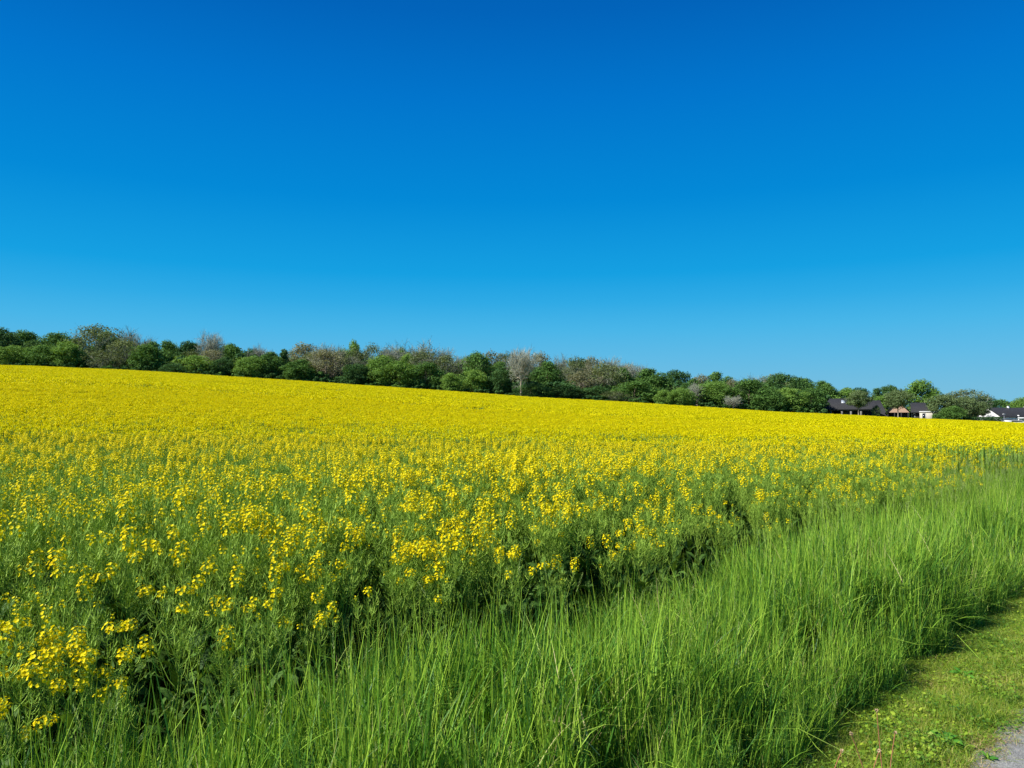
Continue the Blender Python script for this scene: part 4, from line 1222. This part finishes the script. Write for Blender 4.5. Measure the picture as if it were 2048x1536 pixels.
obj('side_window', prism([(-1.75, 1.0), (.95, 1.04), (.40, 1.36), (-1.45, 1.39)], -.895, .895, 'side_window', [M_GLASS]), t)
for wx in (-1.3, 1.35):
    for wy in (-.8, .8):
        g = Geo(); P = np.array([[[0, -.1, 0], [0, .1, 0]]], float)
        an = np.arange(16) * pi / 8; V = [(cos(q) * .32, yy, sin(q) * .32) for yy in (-.11, .11) for q in an] + [(0, -.11, 0), (0, .11, 0)]
        g.add(V, [(i, (i + 1) % 16, 16 + (i + 1) % 16, 16 + i) for i in range(16)], .5)
        g.add(V, [((i + 1) % 16, i, 32) for i in range(16)] + [(16 + i, 16 + (i + 1) % 16, 33) for i in range(16)], .5)
        wme = g.mesh('wheel', [M_TYRE]); wo_ = obj('wheel', wme, t, (wx, wy, .32))
        obj('rim', bmesh_box('rim', [M_METAL], (-.14, .14, -.125, .125, -.14, .14)), wo_, rot=(0, .7, 0))
for wy in (-.6, .6): obj('headlight', bmesh_box('headlight', [M_SKYL], (2.08, 2.16, wy - .18, wy + .18, .62, .76)), t)

# lamp post, gate post, hedge and low wall in front of the right hand house
x, y, z = at(2008, 828.5, 186.5); g0 = float(ground(x, y))
t = thing('street_lamp', 'grey street lamp in front of the white gabled house', 'street lamp', (x, y, g0), 0)
g = Geo(); tubes(np.array([[[0, 0, 0], [0, 0, (z - g0) * .5], [0, 0, z - g0 - .1]]]), np.array([[.10, .08, .06]]), 8, .5, g); obj('post', g.mesh('post', [M_METAL]), t)
obj('lamp_head', bmesh_box('lamp_head', [M_METAL], (-.38, .38, -.12, .12, z - g0 - .1, z - g0 + .08), (-.1, .1, -.1, .1, z - g0 + .083, z - g0 + .14)), t)
x, y, z = at(1923, 832, 186); g0 = float(ground(x, y))
t = thing('gate_post', 'short white post at the left end of the hedge', 'post', (x, y, g0))
obj('post', bmesh_box('post', [M_WHITE], (-.18, .18, -.18, .18, 0, z - g0 - .12)), t); obj('post_cap', bmesh_box('post_cap', [M_GREY], (-.23, .23, -.23, .23, z - g0 - .117, z - g0)), t)
def hedge(pa, pb, ytop, lab, Y=185.2, km='dark'):
    xa, _, za = at(pa, ytop, Y); xb = at(pb, ytop, Y)[0]; g0 = float(ground((xa + xb) / 2, Y)); h = za - g0
    r = np.random.default_rng(int(pa)); n = 2600; L2 = (xb - xa) / 2
    g = Geo(); C = np.column_stack([r.uniform(-L2, L2, n), r.uniform(-.5, .5, n), h * r.uniform(.0, 1, n) ** .6 + r.normal(0, .05, n)])
    side = r.uniform(0, 1, n) < .6; C[side, 1] = np.sign(r.normal(0, 1, side.sum())) * .5 + r.normal(0, .06, side.sum())
    nv = rdir(n, r); U = nrm(np.cross(nv, rdir(n, r))) * .13; Wv = nrm(np.cross(nv, U)) * .09
    quads(C, U, Wv, r.uniform(0, 1, n), g)
    t = thing('hedge', lab, 'hedge', ((xa + xb) / 2, Y, g0))
    obj('foliage', g.mesh('foliage', [ML[km]]), t)
    sg = Geo(); bx = np.linspace(-L2 + .3, L2 - .3, 14)
    for q in bx: tubes(np.array([[[q, 0, 0], [q + .1, 0, h * .45], [q, 0, h * .8]]]), np.array([[.03, .025, .01]]), 4, .5, sg)
    obj('stem', sg.mesh('stem', [M_BARK]), t)
hedge(1928, 2003, 834.5, 'clipped dark hedge in front of the white gabled house')
hedge(1866, 1912, 829, 'low hedge right of the beige annex under garden trees', 187, 'lush')
x, y, z = at(2018, 838.5, 185.4); g0 = float(ground(x, y))
t = thing('garden_wall', 'low pale wall right of the clipped hedge below the lamp', 'wall', (x, y, g0))
obj('wall', bmesh_box('wall', [M_WHITE], (-1.7, 1.5, -.12, .12, 0, z - g0 - .1)), t); obj('coping', bmesh_box('coping', [M_GREY], (-1.75, 1.55, -.17, .17, z - g0 - .097, z - g0)), t)

# ------------------------------------------------------------------ small plants on the verge
def stalk(px, py, Y, bend, label, lean=0.0):
    x, y, z = at(px, py, Y)
    t = thing('flower_stalk', label, 'dry stalk', (x, y, 0.0), 0, 'dry reddish stalks at the bottom edge')
    q = np.linspace(0, 1, 8)
    P = np.column_stack([bend * (q ** 1.6 - 1) + 0, 0.02 * np.sin(q * 3), z * q])
    g = Geo(); tubes(P[None], np.linspace(.0026, .0017, 8)[None], 6, .5, g)
    obj('stem', g.mesh('stem', [M_STALK], smooth=True), t)
    g = Geo(); r = np.random.default_rng(int(px)); n = 26; d = rdir(n, r); C = P[-1] + d * .003
    quads(C, nrm(d + [0, 0, .3]) * .006, nrm(np.cross(d, rdir(n, r))) * .003, r.uniform(0, 1, n), g)
    obj('seed_head', g.mesh('seed_head', [M_STALKHEAD]), t)
stalk(1754, 1421, 3.15, -.035, 'tallest dry reddish stalk standing upright at the verge')
stalk(1703, 1468, 3.1, -.10, 'dry reddish stalk leaning left beside the tallest one')
stalk(1684, 1502, 3.02, .08, 'short dry stalk bending right in the dark grass')
stalk(1759, 1502, 3.0, .06, 'shortest dry stalk just below the tallest one')
stalk(1791, 1466, 3.05, .03, 'dry reddish stalk right of the tallest one')

def rosette(px, py, label, size=.13, n=11, seed=0):
    b = ray(px, py); Y = -CAMH / b[1]; x = b[0] * Y
    t = thing('dandelion_plant', label, 'weed', (x, Y, .004), 0, 'broad-leaved weeds on the mown verge')
    r = np.random.default_rng(seed); a = np.arange(n) * 2.399
    o_ = np.column_stack([np.cos(a), np.sin(a), np.zeros(n)]); L_ = size * r.uniform(.7, 1.1, n)
    q = np.array([0, .2, .4, .6, .8, 1.0]); P = o_[:, None] * (L_[:, None] * q)[..., None]
    P[..., 2] += L_[:, None] * (q * 1.0 - q ** 2 * .75) * r.uniform(.5, 1.2, n)[:, None] + .01
    W = L_[:, None] * np.array([.03, .08, .15, .17, .12, .01])[None]
    g = Geo(); ribbons(P, W, nrm(np.column_stack([-np.sin(a), np.cos(a), r.normal(0, .25, n)])), r.uniform(0, 1, n), g)
    obj('leaves', g.mesh('leaves', [M_WEED]), t)
    g = Geo(); tubes(np.array([[[0, 0, 0], [0.003, 0, .02], [0, 0, .035]]]), np.array([[.008, .006, .004]]), 6, .5, g)
    obj('stem', g.mesh('stem', [M_STEM]), t)
rosette(1895, 1490, 'largest broad-leaved weed on the verge left of the path corner', .085, 12, 1)
rosette(1850, 1470, 'broad-leaved weed between the dry stalks and the largest weed', .075, 10, 2)
rosette(1960, 1425, 'small weed close to the asphalt edge', .07, 8, 3)
rosette(1928, 1358, 'dark weed in the middle of the verge', .09, 10, 4)
rosette(1990, 1240, 'far weed on the mown verge near the right edge', .08, 9, 5)
rosette(1975, 1522, 'weed growing on the asphalt edge in the bottom corner', .05, 7, 6)
